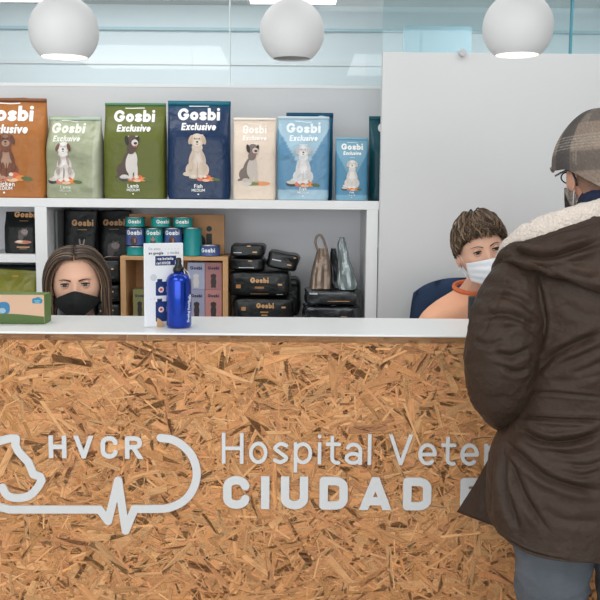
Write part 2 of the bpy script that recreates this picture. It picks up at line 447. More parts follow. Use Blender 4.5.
def flakes(x0, x1, z0, z1, n, seed, y0, depth, lmin=.03, lmax=.17, horiz=False):
    rnd = random.Random(seed); V = []; Fc = []; C = []; UV = []
    def flake(cx, cz, L, W, a, y, c, jag=True):
        ca, sa = math.cos(a), math.sin(a)
        if jag:
            pts = [(-L/2,-W/2*rnd.uniform(.5,1)),(-L/2*rnd.uniform(.8,.98),-W/2)] 
            pts += [(L*rnd.uniform(-.1,.1), -W/2*rnd.uniform(.75,1.05)), (L/2*rnd.uniform(.75,1),-W/2*rnd.uniform(.6,1)),(L/2,-W/2*rnd.uniform(-.5,.5)),(L/2*rnd.uniform(.8,1),W/2*rnd.uniform(.6,1)),(L*rnd.uniform(-.1,.1), W/2*rnd.uniform(.75,1.05)),(-L/2*rnd.uniform(.85,1),W/2)]
        else: pts = [(-L/2,0),(0,-W/2),(L/2,0),(0,W/2)]
        b = len(V); bx_ = rnd.uniform(0,50); by = rnd.uniform(0,50)
        for u, v in pts:
            X = min(max(cx+u*ca-v*sa, x0), x1); Z = min(max(cz+u*sa+v*ca, z0), z1)
            V.append((X, y, Z))
            UV.append((bx_+u, by+v))
        Fc.append(tuple(range(b, b+len(pts)))); C.append(c)
    base = np.array((211,150,98))
    for i in range(n):
        y = y0-depth*(i+1)/n
        t = i/n
        a = rnd.gauss(0, .75) if rnd.random() < .6 else rnd.uniform(-PI/2, PI/2)
        if horiz: a = rnd.gauss(0,.12)
        k = rnd.random()
        if t < .5: L = rnd.uniform(.08,lmax); W = rnd.uniform(.012,.035)
        elif k < .13: L = rnd.uniform(.05,lmax*.85); W = rnd.uniform(.006,.022)
        elif k < .38: L = rnd.uniform(.02,.08); W = rnd.uniform(.003,.009)
        else: L = rnd.uniform(.010,.060); W = rnd.uniform(.0008,.0030)
        q = rnd.gauss(0, 1)
        c = base*(1+.032*q) + np.array((rnd.gauss(0,1.5), rnd.gauss(0,1.5), rnd.gauss(0,2)))
        r = rnd.random()
        if r < (.018 if L > .05 else .2): c = np.array((194,133,80))*(1+rnd.gauss(0,.08))
        elif r < .30: c = np.array((222,167,114))*(1+rnd.gauss(0,.03))
        elif r < .365 and L < .05: c = np.array((140,88,50))
        if r > .9988 and L < .05: c = np.array((38,32,28)); L = rnd.uniform(.008,.02); W = rnd.uniform(.004,.007)
        if L < .03 and rnd.random() < .35: c = c*np.array((.9,.85,.78))
        # slim gap line beside a strand: the resin-dark edge
        cx, cz = rnd.uniform(x0,x1), rnd.uniform(z0,z1)
        if W > .008:
            flake(cx+.0012*math.sin(a), cz-.0012*math.cos(a), L*1.01, W*1.02, a, y+depth/n*.5, c*.82)
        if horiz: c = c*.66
        flake(cx, cz, L, W, a, y, np.clip(c,0,250))
    return V, Fc, C, UV
def flake_obj(name, parent, x0, x1, z0, z1, n, seed, y0, depth, rot=None, **k):
    V, Fc, C, UV = flakes(x0, x1, z0, z1, n, seed, y0, depth, **k)
    nb = len(V)
    V += [(x0,y0,z0),(x1,y0,z0),(x1,y0,z1),(x0,y0,z1)]
    yb = y0+.016
    V += [(x0,yb,z0),(x1,yb,z0),(x1,yb,z1),(x0,yb,z1)]
    q = [nb+i for i in range(8)]
    for f in ((q[0],q[1],q[2],q[3]),(q[5],q[4],q[7],q[6]),(q[3],q[2],q[6],q[7]),(q[1],q[0],q[4],q[5]),(q[0],q[3],q[7],q[4]),(q[2],q[1],q[5],q[6])): Fc.append(f); C.append((180,128,84))
    UV += [(v[0], v[2]) for v in V[nb:]]
    ox, oy = parent.location.x, parent.location.y
    o = mk(name, [(x-ox, y-oy, z) for x, y, z in V], Fc, M_OSB, parent)
    # colour per face-corner, grain per corner
    me = o.data
    a = me.color_attributes.new('Col', 'FLOAT_COLOR', 'CORNER'); uvl = me.uv_layers.new(name='grain')
    cc = []; uu = []
    for p in me.polygons:
        r = rgba(C[p.index]) 
        for li in p.loop_indices:
            cc.extend(r); uu.extend(UV[me.loops[li].vertex_index])
    a.data.foreach_set('color', np.array(cc, dtype=np.float32)); uvl.data.foreach_set('uv', np.array(uu, dtype=np.float32))
    return o
fp = flake_obj('front_panel', ct, CW0, CW1, .02, ZO, 28000, 3, .0, .0035)
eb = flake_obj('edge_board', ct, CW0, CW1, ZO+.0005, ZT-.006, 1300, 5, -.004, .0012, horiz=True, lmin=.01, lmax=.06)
fp['label'] = 'oriented strand board face'
def cbox(name, x0,x1,y0,y1,z0,z1,m,bev=.001):
    return box(name, x0-ct.location.x, x1-ct.location.x, y0-ct.location.y, y1-ct.location.y, z0, z1, m, ct, bev)
lo_, hi_ = 0.0, 1.2
for _ in range(40):
    m_ = (lo_+hi_)/2
    if pw(300, 317.3, m_).z > ZT: lo_ = m_
    else: hi_ = m_
LEDGE = lo_
print('ledge depth', LEDGE, 'ZT', ZT, 'ZO', ZO, 'zt', zt)
cbox('countertop', CW0-.01, CW1+.01, -.008, LEDGE, ZT-.006, ZT, M_TOP, .0015)
cbox('back_panel', CW0, CW1, LEDGE-.03, LEDGE-.01, .72, ZT-.006, M_SHELF)
cbox('desk_top', CW0, CW1, .02, .47, .70, .735, M_SHELF, .002)
cbox('end_panel', CW0, CW0+.02, .02, .46, .0, .70, M_SHELF); cbox('end_panel', CW1-.02, CW1, .02, .46, .0, .70, M_SHELF)
cbox('plinth', CW0+.03, CW1-.03, .02, .05, 0, .70, M_SHELF)
# ---- raised lettering on the panel (sub-parts of the front panel)
OXC, OYC = ct.location.x, ct.location.y
def px2(px, py): p = pw(px, py, -.004); return (p.x-OXC, p.z)
LYY = -.004-OYC
def letters(s, px, base, cappx, w, gap, wpx=None, k0=1):
    x, z = px2(px, base); size = cappx*(2.5/F)*1.0
    wd, lay = text_layout(s, size, w, gap)
    if wpx: # stretch horizontally to fit
        k = (px2(px+wpx, base)[0]-x)/wd
    else: k = k0
    for ch, st, xa, xb in lay:
        if not st: continue
        st2 = [([(a*k, b) for a, b in p], lo, hi) for p, lo, hi in st]
        lo = min(q[1] for q in st2); hi = max(min(q[2], 1.05*size) for q in st2)
        f = f_strokes(st2, w*size/2, x, z)
        raised('letter', f, (x+xa*k-.012, x+xb*k+.012, z-.32*size, z+1.08*size), .0011, LYY, .006, M_LET, fp)
letters('HVCR', 49, 457.5, 23.5, .195, .23, wpx=94)
letters('Hospital Veterinario', 222, 463, 32, .115, .17, k0=1.02)
letters('CIUDAD REAL', 222, 508, 34.5, .25, .2, k0=1.31)
# outline emblem: a pet's head running into a heartbeat line
HW = 4.1*2.5/F
def emb(pts, sm=None): return [px2(*p) for p in pts]
path1 = [(3,487)]+[tuple(p) for p in spline([(3,487),(8,495),(18,497.5),(30,495),(38,487),(42,480)],4)]+[(40.5,476),(34,474),(29,462),(19,451),(16,445),(16.5,438)]+[tuple(p) for p in spline([(16.5,438),(8,438.5),(-6,444),(-20,458),(-26,474),(-20,492),(-6,504),(10,509)],6)]
path2 = [(10,509),(100,509),(108.5,520.5),(118.5,480),(126,530),(134.5,509)]
path3 = [(134.5,508.5)]+[tuple(p) for p in spline([(152,508.5),(168,507.5),(183,501),(193,489),(197,473),(193,457),(184,446),(173,439.5),(161,437.5)],6)]
fe = f_union(f_line(emb(path1), HW), f_line(emb(path2), HW), f_line(emb(path3), HW))
a = px2(-34, 536); b = px2(205, 428)
o = raised('logo_outline', fe, (a[0], b[0], a[1], b[1]), .0016, LYY, .006, M_LET, fp)
# ================================================================== SHELVING
SF, SBK = 1.15, 1.55
zs1 = pw(190, 199.5, SF).z; zs0 = pw(190, 208.3, SF).z
ZL = pw(190, 321, SF+.05).z
def sx(px, Y=None): return pw(px, 240, SF if Y is None else Y).x
UX0 = sx(-70)
su = thing('shelving_unit', 'white laminate shelving unit against the wall behind the counter', 'shelving unit', (sx(190), (SF+SBK)/2, 0))
def sbox(name, x0, x1, z0, z1, y0=SF, y1=SBK, m=M_SHELF, bev=.0015):
    return box(name, x0-su.location.x, x1-su.location.x, y0-su.location.y, y1-su.location.y, z0, z1, m, su, bev)
XE = sx(470)
sbox('shelf_board', UX0, XE, zs0, zs1, y1=YB)
ua, ub = sx(35.2), sx(47.2); uc, ud = sx(366.3), sx(377.8)
sbox('shelf_board', UX0, XE, ZL-.03, ZL)
zm1 = pw(17, 254.5, SF).z; zm0 = pw(17, 262.5, SF).z
for a, b in ((UX0, UX0+.05), (ua, ub), (uc, ud), (XE-.05, XE)):
    sbox('upright', a, b, ZL, zs0); sbox('upright', a, b, .0, ZL-.03)
sbox('shelf_board', UX0+.05, ua, zm0, zm1)
sbox('shelf_board', UX0, XE, .08, .11, y0=SF+.03)
sbox('shelf_board', UX0, XE, .52, .55, y0=SF+.03)
sbox('back_panel', UX0, XE, .11, zs0, y0=SBK-.008, y1=YB-.001, m=mat('shelf back board', (240,240,244), .7))

# ================================================================== PRINTED PACKAGING
def ridged(v, sc_, seed):
    n = noise.noise(Vector((v[0]*sc_, v[1]*sc_, seed)))
    return 1-abs(n)*2
def wr(x, z, seed, amp):
    a = noise.noise(Vector((x*9, z*6, seed)))*.9
    b = ridged((x*.8+z*.6, z*.7-x*.5), 9, seed+3)*.5
    c_ = ridged((x*1.3-z*.5, z), 22, seed+9)*.22
    return amp*(a+b+c_)
class Bag:
    def __init__(s, W, H, D, seed=0, amp=.004, topd=.014, flare=.0, gus=True):
        s.W, s.H, s.D, s.seed, s.amp, s.topd, s.flare = W, H, D, seed, amp, topd, flare
    def w(s, t):
        k = 1 + .018*noise.noise(Vector((t*4, 1.3, s.seed))) - .035*math.exp(-((t-1)/.03)**2)*0 + s.flare*(t-.5)
        if t < .05: k *= .965+.7*t
        return s.W/2*k
    def d(s, t):
        full = s.D/2*(1-.12*t)
        q = min(1, max(0, (1-t)/.42)); q = q*q*(3-2*q)
        return full*q + s.topd/2*(1-q)
    def e(s, t): return .32 + .35*max(0, t-.55)
    def pt(s, x, z, side=-1, off=0):
        t = min(max(z/s.H, 0), 1); w = s.w(t); u = min(abs(x)/w, 1)
        e = s.e(t); y = s.d(t)*(max(0, 1-u**(2/e)))**(e/2)
        fade = (1-u**6)*min(1, t*8)*(min(1, (1-t)*9)*.8+.2)
        # lean of the sealed top towards the back
        return Vector((x, side*(y + wr(x*1.0, z, s.seed+(0 if side < 0 else 5), s.amp)*fade) + side*off, z + s.amp*1.2*noise.noise(Vector((x*14, 0, s.seed)))*t**8))
    def mesh(s, name, m, colf=None, parent=None, nx=44, nz=60):
        V = []; Fc = []; C = []
        ring = [( -math.cos(PI*i/nx), -1) for i in range(nx+1)] + [(math.cos(PI*i/nx), 1) for i in range(1, nx)]
        n = len(ring)
        for k in range(nz+1):
            t = k/nz; z = t*s.H; w = s.w(t)
            for u, sd in ring:
                us = math.copysign(abs(u)**.8, u)
                V.append(s.pt(us*w, z, sd)); C.append(colf(us, t, sd) if colf else (200,200,200))
        for k in range(nz):
            for i in range(n):
                j = (i+1) % n; Fc.append((k*n+i, k*n+j, (k+1)*n+j, (k+1)*n+i))
        Fc.append(tuple(reversed(range(n)))); Fc.append(tuple(nz*n+i for i in range(n)))
        return mk(name, V, Fc, m, parent, True, cols=C)
class Pillow:
    """lying pack, front faces -y"""
    def __init__(s, W, H, D, seed=0, amp=.006, p=6.5): s.W, s.H, s.D, s.seed, s.amp, s.p = W, H, D, seed, amp, p
    def pt(s, x, z, side=-1, off=0):
        a, b = s.W/2, s.H/2; zz = z-b
        q = 1-abs(x/a)**s.p-abs(zz/b)**s.p
        y = s.D/2*max(q, 0)**(1/s.p)
        return Vector((x, side*(y+wr(x, z*1.6, s.seed+side, s.amp)*min(1, max(q, 0)*2.5)+off), z))
    def mesh(s, name, m, colf=None, parent=None, n=40):
        V = []; Fc = []; p = s.p
        def se(v): return math.copysign(abs(v)**(2/p), v)
        for i in range(n+1):
            la = -PI/2+PI*i/n
            for j in range(n*2):
                lo = PI*j/n
                x = s.W/2*se(math.cos(la))*se(math.cos(lo)); y = s.D/2*se(math.cos(la))*se(math.sin(lo)); z = s.H/2*se(math.sin(la))
                q = 1-abs(x/(s.W/2))**p-abs(z/(s.H/2))**p
                y2 = y + math.copysign(1, y)*wr(x, (z+s.H/2)*1.6, s.seed+(1 if y > 0 else -1), s.amp)*min(1, max(q, 0)*2.5)
                dz = .55*s.amp*noise.noise(Vector((x*16, y*10, s.seed)))*math.copysign(1, z)*abs(math.sin(la)) - (s.amp*1.4*math.exp(-(x/(s.W*.1))**2) if z > s.H*.3 else 0)*0
                ed = 1-min(1, max(q, 0)*3)
                dx = ed*s.amp*.9*noise.noise(Vector((z*22, y*14, s.seed+7)))
                V.append((x+dx, y2, z+s.H/2-abs(dz)*1.6-.001 if z > 0 else z+s.H/2))
        k = n*2
        for i in range(n):
            for j in range(k): Fc.append((i*k+j, i*k+(j+1) % k, (i+1)*k+(j+1) % k, (i+1)*k+j))
        o = mk(name, V, Fc, m, parent, True)
        bm = bmesh.new(); bm.from_mesh(o.data); bmesh.ops.remove_doubles(bm, verts=bm.verts, dist=1e-5); bmesh.ops.recalc_face_normals(bm, faces=bm.faces); bm.to_mesh(o.data); bm.free()
        return o
class Can:
    def __init__(s, r): s.r = r
    def pt(s, x, z, side=-1, off=0):
        a = x/s.r; return Vector(((s.r+off)*math.sin(a), -(s.r+off)*math.cos(a), z))
class Flat:
    def __init__(s, y): s.y = y
    def pt(s, x, z, side=-1, off=0): return Vector((x, s.y-off, z))
EPS = .0008
def printed(name, surf, layers, parent, st=.0022, off=.0006, label=None):
    """layers: [(f, colour, bbox)] -> one mesh lying on the surface"""
    V = []; Fc = []; C = []; o_ = off
    for f, c_, bb in layers:
        v2, f2 = march(f, *bb, st); b = len(V)
        V += [surf.pt(x, z, -1, o_) for x, z in v2]; C += [c_]*len(v2)
        Fc += [tuple(b+i for i in fc) for fc in f2]; o_ += .00025
    if not Fc: return None
    o = mk(name, V, Fc, M_PRINT, parent, True, cols=C)
    if label: o['label'] = label
    return o
def txt(s, cx, base, size, w, c_, gap=.14, k=1, shear=0, align='c'):
    wd, lay = text_layout(s, size, w, gap, shear)
    x = cx-wd*k/2 if align == 'c' else cx
    L = []
    for ch, st, xa, xb in lay:
        if not st: continue
        st2 = [([(a*k, b) for a, b in p], lo, hi) for p, lo, hi in st]
        L.append((f_strokes(st2, w*size/2, x, base), c_, (x+xa*k-.3*size, x+xb*k+.4*size, base-.33*size, base+1.08*size)))
    return L
def E(cx, cy, rx, ry, c_, rot=0):
    r = max(rx, ry); return (f_ellipse(cx, cy, rx, ry, rot), c_, (cx-r*1.05, cx+r*1.05, cy-r*1.05, cy+r*1.05))
def RC(x0, x1, y0, y1, c_, r=0): return (f_rect(x0, x1, y0, y1, r), c_, (x0-.003, x1+.003, y0-.003, y1+.003))
def dog(cx, z0, h, main, chest, ear, nose=(40,32,30), lean=0, side=False):
    """sitting dog seen from the front, h tall, base at z0"""
    def e(x, y, rx, ry, c_, rot=0): return E(cx+x*h, z0+y*h, rx*h, ry*h, c_, rot)
    L = []
    if side:   # three-quarter sitting pose, back towards the left
        L += [e(-.24,.07,.12,.035,ear,20), e(-.13,.2,.19,.17,ear,30), e(-.06,.38,.13,.28,ear,-22), e(.02,.36,.13,.26,chest,-8), e(.0,.14,.05,.17,chest), e(.12,.17,.042,.19,chest), e(.13,.03,.06,.03,chest),e(-.02,.03,.07,.03,chest), e(-.14,.05,.09,.04,chest)]
        L += [e(.02,.66,.10,.12,ear,-20), e(.04,.82,.13,.14,ear), e(-.08,.84,.045,.11,nose,12), e(.15,.84,.04,.1,nose,-16), e(.1,.79,.075,.075,chest), e(.115,.78,.04,.03,nose), e(.11,.71,.05,.02,(190,90,90)), e(.05,.86,.016,.014,nose), e(.13,.87,.014,.013,nose)]
    else:
        L += [e(-.2,.08,.12,.05,main), e(-.13,.17,.13,.16,main), e(.13,.17,.13,.16,main), e(0,.34,.19,.3,main), e(0,.42,.12,.2,chest), e(-.075,.16,.05,.19,main), e(.075,.16,.05,.19,main), e(-.08,.03,.065,.035,chest), e(.08,.03,.065,.035,chest), e(0,.2,.012,.16,ear)]
        L += [e(lean,.66,.12,.1,main), e(lean,.82,.15,.15,main), e(lean-.145,.83,.045,.105,ear,-16), e(lean+.145,.83,.045,.105,ear,16), e(lean,.755,.085,.07,chest), e(lean,.785,.028,.02,nose), e(lean,.735,.03,.010,mixc(nose,chest,.4)), e(lean-.055,.855,.014,.012,nose), e(lean+.055,.855,.014,.012,nose), e(-.15,.26,.05,.1,mixc(main,ear,.35)), e(.15,.26,.05,.1,mixc(main,ear,.35)), e(-.11,.5,.03,.13,mixc(main,ear,.4),-10), e(.11,.5,.03,.13,mixc(main,ear,.4),10), e(lean,.9,.06,.04,mixc(main,chest,.5))]
    return L
def food(cx, z0, w_, s=1):
    def e(x, y, rx, ry, c_, rot=0): return E(cx+x*w_, z0+y*w_, rx*w_, ry*w_, c_, rot)
    return [e(-.33,.1,.17,.085,(60,66,70)), e(-.33,.14,.15,.05,(205,196,182)), e(-.1,.1,.14,.08,(214,120,90),10), e(.08,.12,.13,.09,(222,104,66)), e(.22,.08,.11,.06,(226,140,72)), e(.36,.07,.13,.045,(86,104,56),-8), e(.05,.04,.12,.04,(236,190,150)), e(.02,.16,.05,.04,(236,220,200))]
M_FOIL = mat('satin printed foil', attr=True, rough=.42, coat=.08, spec=.3, bump=(38,.35,3))
M_FOILG = mat('glossy printed foil', attr=True, rough=.32, coat=.12, spec=.35, bump=(30,.4,3))
def mixc(a, b, t): return tuple(x+(y-x)*t for x, y in zip(a, b))
def bag(name, label, x0, x1, yt, Y, D, colf, seed, rz=0, m=None, ybase=200, zb=None, amp=.004, group=None, W=None, cat='pet food bag', flare=0):
    """front face near plane Y; x0,x1 the span seen in the photo"""
    base = (zs1 if zb is None else zb)+EPS
    a = pw(x0, 160, Y).x; b = pw(x1, 160, Y).x
    H = pw((x0+x1)/2, yt, Y+D*.3).z - base
    W = W or (b-a)
    bg = Bag(W, H, D, seed, amp, flare=flare)
    t = thing(name, label, cat, ((a+b)/2, Y+D/2, base), rz, group)
    bg.mesh('pouch', m or M_FOIL, colf, t)
    return t, bg, W, H
def seal(t, bg, c_, h=.014):
    """crimped top seal strip"""
    V = []; Fc = []; n = 40; C = []
    w = bg.w(1)
    for i in range(n+1):
        x = -w*.995+2*w*.995*i/n
        for zz in (bg.H-h, bg.H+.002):
            p = bg.pt(x, min(zz, bg.H), -1, .0012); q = bg.pt(x, min(zz, bg.H), 1, .0012)
            V += [(p.x, p.y, zz), (q.x, q.y, zz)]
    for i in range(n):
        a = i*4; b = a+4
        Fc += [(a, b, b+2, a+2), (b+1, a+1, a+3, b+3), (a+2, b+2, b+3, a+3), (b, a, a+1, b+1)]
    Fc += [(0,2,3,1), (n*4, n*4+1, n*4+3, n*4+2)]
    o = mk('top_seal', V, Fc, M_FOIL, t, True, cols=[c_]*len(V)); return o
GR = 'bags of dog food standing on the top shelf'
WH = (240,240,236)
def brand(t, bg, W, H, c_=WH, cx=0, s=1, sub=True, c2=None, w=.245, zt=.84, sub_s=1):
    sz = W*.195*s
    printed('brand_lettering', bg, txt('Gosbi', cx, H*zt-sz*.3, sz, w, c_, gap=.075), t, st=.0018)
    if sub:
        c2 = c2 or c_
        L = txt('Exclusive', cx, H*zt-sz*1.12, sz*.60*sub_s, .215, c2, gap=.05, shear=.12)
        printed('printed_star', bg, [RC(cx-W*.08, cx+W*.08, H*zt-sz*1.53, H*zt-sz*1.47, c2)], t, st=.0014)
        printed('print_rule', bg, [RC(cx-W*.16, cx+W*.16, H*zt+sz*.83, H*zt+sz*.90, c2)], t, st=.0016)
        printed('product_lettering', bg, L, t, st=.0016)
def foot(t, bg, W, H, word, c_=WH, cx=0):
    L = txt(word, cx, H*.115, W*.062, .18, c_, gap=.12)+txt('MEDIUM', cx, H*.078, W*.046, .16, c_, gap=.14)+[E(cx, H*.052, W*.014, W*.012, c_)]
    printed('flavour_lettering', bg, L, t, st=.0014, off=.0016)
YS = SF+.035
# 1 orange
t, bg, W, H = bag('pet_food_bag', 'large orange bag of dog food with a brown dog, far left of the top shelf', -35, 43.6, 98, YS, .12, lambda u, t, s: mixc((168,104,46), (124,78,46), max(0, t-.93)*8 if t > .93 else 0), 1.5, rz=R(2), group=GR, amp=.006)
seal(t, bg, (122,72,44)); brand(t, bg, W, H, cx=.004, zt=.815); foot(t, bg, W, H, 'Chicken', cx=-.005)
printed('dog_picture', bg, dog(.005, H*.19, H*.47, (122,72,48), (176,140,118), (96,56,38)), t); printed('food_picture', bg, food(.02, H*0.160, W*0.59), t)
# 2 pale sage
def c2f(u, t, s): return (176,180,156) if u > .83 else (160,165,136)
t, bg, W, H = bag('pet_food_bag', 'pale sage green bag of dog food with a white bull terrier, creased shiny side', 44.5, 100.3, 117.5, YS-.005, .12, c2f, 2.2, rz=R(-9), m=M_FOILG, group=GR, amp=.015)
seal(t, bg, (170,190,170), .012); brand(t, bg, W, H, cx=-.018, c_=(226,228,214), s=.95); foot(t, bg, W, H, 'Lamb', cx=-.018, c_=(214,218,198))
printed('dog_picture', bg, dog(-.025, H*.21, H*.5, (222,216,208), (236,230,224), (110,72,60)), t); printed('food_picture', bg, food(-.022, H*0.170, W*0.66), t)
# 3 green
t, bg, W, H = bag('pet_food_bag', 'olive green bag of dog food with a seated brown and white dog', 102.5, 164.5, 103, YS, .12, lambda u, t, s: mixc((96,102,38), (68,106,64), max(0, (t-.95)/.05)), 3.1, rz=R(-2), group=GR, amp=.0035)
seal(t, bg, (76,126,88), .01); brand(t, bg, W, H); foot(t, bg, W, H, 'Lamb')
printed('dog_picture', bg, dog(-.01, H*.21, H*.47, (96,76,66), (216,208,202), (84,66,58), side=True), t); printed('food_picture', bg, food(.01, H*0.175, W*0.55), t)
# 4 navy
t, bg, W, H = bag('pet_food_bag', 'navy blue bag of dog food with a cream retriever and teal top edge', 166.5, 229.5, 101, YS, .12, lambda u, t, s: mixc((7,42,80), (6,82,104), max(0, (t-.88)/.12)), 4.7, rz=R(1), group=GR, amp=.005, m=M_FOILG)
seal(t, bg, (14,100,120), .018); brand(t, bg, W, H); foot(t, bg, W, H, 'Fish')
printed('dog_picture', bg, dog(-.004, H*.22, H*.46, (214,196,178), (226,212,198), (196,172,150)), t); printed('food_picture', bg, food(.025, H*0.180, W*0.51), t)
# 5 cream
t, bg, W, H = bag('pet_food_bag', 'cream bag of dog food with a small grey and white terrier', 232.5, 276, 118, YS, .10, lambda u, t, s: (226,208,190), 5.9, group=GR, amp=.0035)
seal(t, bg, (238,226,212), .01); brand(t, bg, W, H, c_=(246,240,232), w=.2)
printed('dog_picture', bg, dog(-.012, H*.22, H*.48, (150,138,130), (200,188,178), (120,106,98), side=True), t); printed('food_picture', bg, [E(.02,H*.2,.045,.009,(226,150,96)), E(-.01,H*.195,.03,.007,(110,130,80)), E(-.03,H*.2,.02,.008,(214,206,196))], t)
# 6 teal behind, 7 light blue in front
t, bg, W, H = bag('pet_food_bag', 'deep teal bag of dog food standing behind the light blue one', 286, 333, 113, YS+.15, .10, lambda u, t, s: (10,88,122), 6.3, group=GR, amp=.004, m=M_FOILG)
seal(t, bg, (8,78,110), .016)
def c7f(u, t, s):
    v = abs(u)*.55+.32
    return (162,192,208) if t > v+.0 or t < .12 else (92,140,172)
t, bg, W, H = bag('pet_food_bag', 'light blue shiny bag of dog food with a white dog over a pale V shape', 277, 329.5, 116.5, YS-.002, .11, c7f, 7.4, rz=R(0), group=GR, amp=.012, m=M_FOILG)
seal(t, bg, (196,214,222), .01); brand(t, bg, W, H, c_=(236,242,244), s=.98); foot(t, bg, W, H, 'Fish')
printed('dog_picture', bg, dog(.0, H*.2, H*.47, (214,214,214), (232,230,228), (196,190,186)), t); printed('food_picture', bg, food(.0, H*0.155, W*0.66), t)
# 8 small light blue
def c8f(u, t, s): return (120,166,188) if t > abs(u)*.5+.3 or t < .1 else (80,138,170)
t, bg, W, H = bag('pet_food_bag', 'small light blue bag of dog food, the shortest on the top shelf', 336, 368.5, 138, YS, .08, c8f, 8.1, group=GR, amp=.003)
seal(t, bg, (120,172,196), .008); brand(t, bg, W, H, w=.25); foot(t, bg, W, H, 'Fish')
printed('dog_picture', bg, dog(.0, H*.2, H*.46, (220,214,208), (236,232,228), (200,190,182)), t); printed('food_picture', bg, food(.0, H*0.155, W*0.66), t)
# 9 dark teal, half hidden by the partition
t, bg, W, H = bag('pet_food_bag', 'dark teal bag of dog food half hidden by the white partition', 369.5, 422, 116.5, YS+.08, .12, lambda u, t, s: (8,76,88), 9.6, group=GR, amp=.005)
seal(t, bg, (12,88,98), .014); brand(t, bg, W, H, sub=False)

# ------------------------------------------------------------------ black bags, lower compartments
GOLD = (214,164,114); BK = (15,18,19)
M_BFOIL = mat('black foil', attr=True, rough=.42, coat=.04, spec=.3, bump=(34,.35,3))
GB = 'black pet food bags standing on the lower shelves'
def cat_pic(cx, z, h, rabbit=False):
    def e(x, y, rx, ry, c_, rot=0): return E(cx+x*h, z+y*h, rx*h, ry*h, c_, rot)
    g = (150,138,134); d = (92,82,80)
    if rabbit: return [e(0,.3,.2,.3,g), e(0,.66,.15,.15,g), e(-.1,.92,.045,.14,g,10), e(.1,.92,.045,.14,g,-10), e(-.05,.69,.02,.02,BK), e(.06,.69,.02,.02,BK), e(0,.4,.09,.14,(196,188,182))]
    return [e(.0,.62,.28,.2,d,-20), e(.1,.7,.2,.17,g), e(.0,.86,.05,.07,d,15), e(.2,.86,.05,.07,d,-15), e(.04,.72,.022,.02,BK), e(.17,.72,.022,.02,BK), e(-.12,.4,.16,.24,d), e(0,.08,.5,.1,(214,150,120)), e(-.2,.12,.2,.07,(232,214,196)), e(.2,.08,.22,.06,(196,112,86))]
zb_l = zm1
def blackbag(label, x0, x1, yt, Y, D, seed, zb, rabbit, cx=0, logo=.8, cat=True, tilt=0):
    t, bg, W, H = bag('pet_food_bag', label, x0, x1, yt, Y, D, lambda u, t, s: BK, seed, zb=zb, m=M_BFOIL, group=GB, amp=.003)
    sz = W*.19
    printed('brand_lettering', bg, txt('Gosbi', cx, H*logo, sz, .26, GOLD, gap=.07), t, st=.0018)
    for q in (RC(cx-W*.14, cx+W*.14, H*logo-sz*.62, H*logo-sz*.5, (150,120,84)), RC(cx-W*.2, cx+W*.2, H*.14, H*.165, GOLD), RC(cx-W*.12, cx+W*.12, H*.1, H*.12, (150,120,84))):
        printed('printed_line', bg, [q], t, st=.002)
    tall = H > .3
    printed('animal_picture', bg, cat_pic(cx, H*(.52 if tall else .24), H*(.2 if tall else .4), rabbit), t, st=.0018)
    return t
def zb_px(px, py, Y): return pw(px, py, Y).z
blackbag('black pet food bag with a cat picture in the upper left shelf compartment', 1, 33.5, 211.5, SF+.06, .09, 11.3, zm1, False, cx=.015, logo=.86)
blackbag('black pet food bag with a rabbit picture, standing behind the woman in the black mask', 60.5, 94.5, 210, SF+.16, .08, 12.1, ZL, True, logo=.85, cx=.01)
t = blackbag('black pet food bag with a cat picture beside the wooden crate', 94.8, 129, 210, SF+.26, .08, 13.4, ZL, False, logo=.85, cx=.0)
# dark carton beside, upper-left
bl = tag(box('storage_box', sx(48.5), sx(51.2), SF+.10, SF+.28, ZL+EPS, pw(50, 208, SF+.1).z-.012-.0, mat('grey card', (118,120,120), .7), bev=.003), 'narrow grey card box standing against the left upright', 'box')
bl2 = tag(box('storage_box', sx(-40), sx(31), SF+.15, SF+.30, ZL+EPS, ZL+.21, mat('slate shade', (58,72,82), .7), bev=.004), 'dark slate block added for the shade at the back of the lower left compartment', 'box')  # dark block put in for the shade above the olive pouch
# black packs stacked beneath the cat bag (narrow ends facing out)
M_PACK = mat('black pack foil', BK, .34, coat=.12, spec=.4, bump=(30,.6,3))
def pack(label, x0, x1, y0, y1, Y, D, seed, texts, group, rz=0, ry=0, amp=.006, name='pet_food_pack', base=None):
    a = pw(x0, (y0+y1)/2, Y).x; b = pw(x1, (y0+y1)/2, Y).x; z1 = pw((x0+x1)/2, y0, Y).z; z0 = pw((x0+x1)/2, y1, Y).z if base is None else base
    pl = Pillow(b-a, z1-z0, D, seed, amp)
    z0 += EPS
    t = thing(name, label, 'pet food pack', ((a+b)/2, Y+D/2, z0), rz, group)
    t.rotation_euler = (0, ry, rz)
    pl.mesh('pouch', M_PACK, None, t)
    W, H = b-a, z1-z0
    if 'brand' in texts:
        k = texts['brand']; printed('brand_lettering', pl, txt('Gosbi', k[0]*W, k[1]*H, k[2], .27, GOLD, gap=.07), t, st=.0018, off=.003)
    if 'bits' in texts:
        for x, z, w_, h_, c_ in texts['bits']:
            printed('printed_mark', pl, [RC(x*W-w_*.42, x*W+w_*.42, z*H-h_*.38, z*H+h_*.38, c_)], t, st=.0018, off=.003)
    return t
G1_ = 'black packs stacked at the left of the wooden crate'
zz = ZL
rows = [(303, 320), (284, 303), (259, 284)]
nm = ['bottom', 'middle', 'top']
for i, (y0, y1) in enumerate(rows):
    t = pack('small black pack beside the crate, %s of the narrow stack of three' % nm[i], 97, 121, y0, y1, SF+.03, .2, 20+i*1.7, {'bits': [(.15,.6,.012,.008,GOLD), (-.35,.55,.008,.008,GOLD), (.1,.25,.03,.003,(120,110,96))]}, G1_, amp=.005, base=zz)
    zz += pw(110, y0, SF+.03).z-zz if False else (pw(110, y0, SF+.03).z-zz)
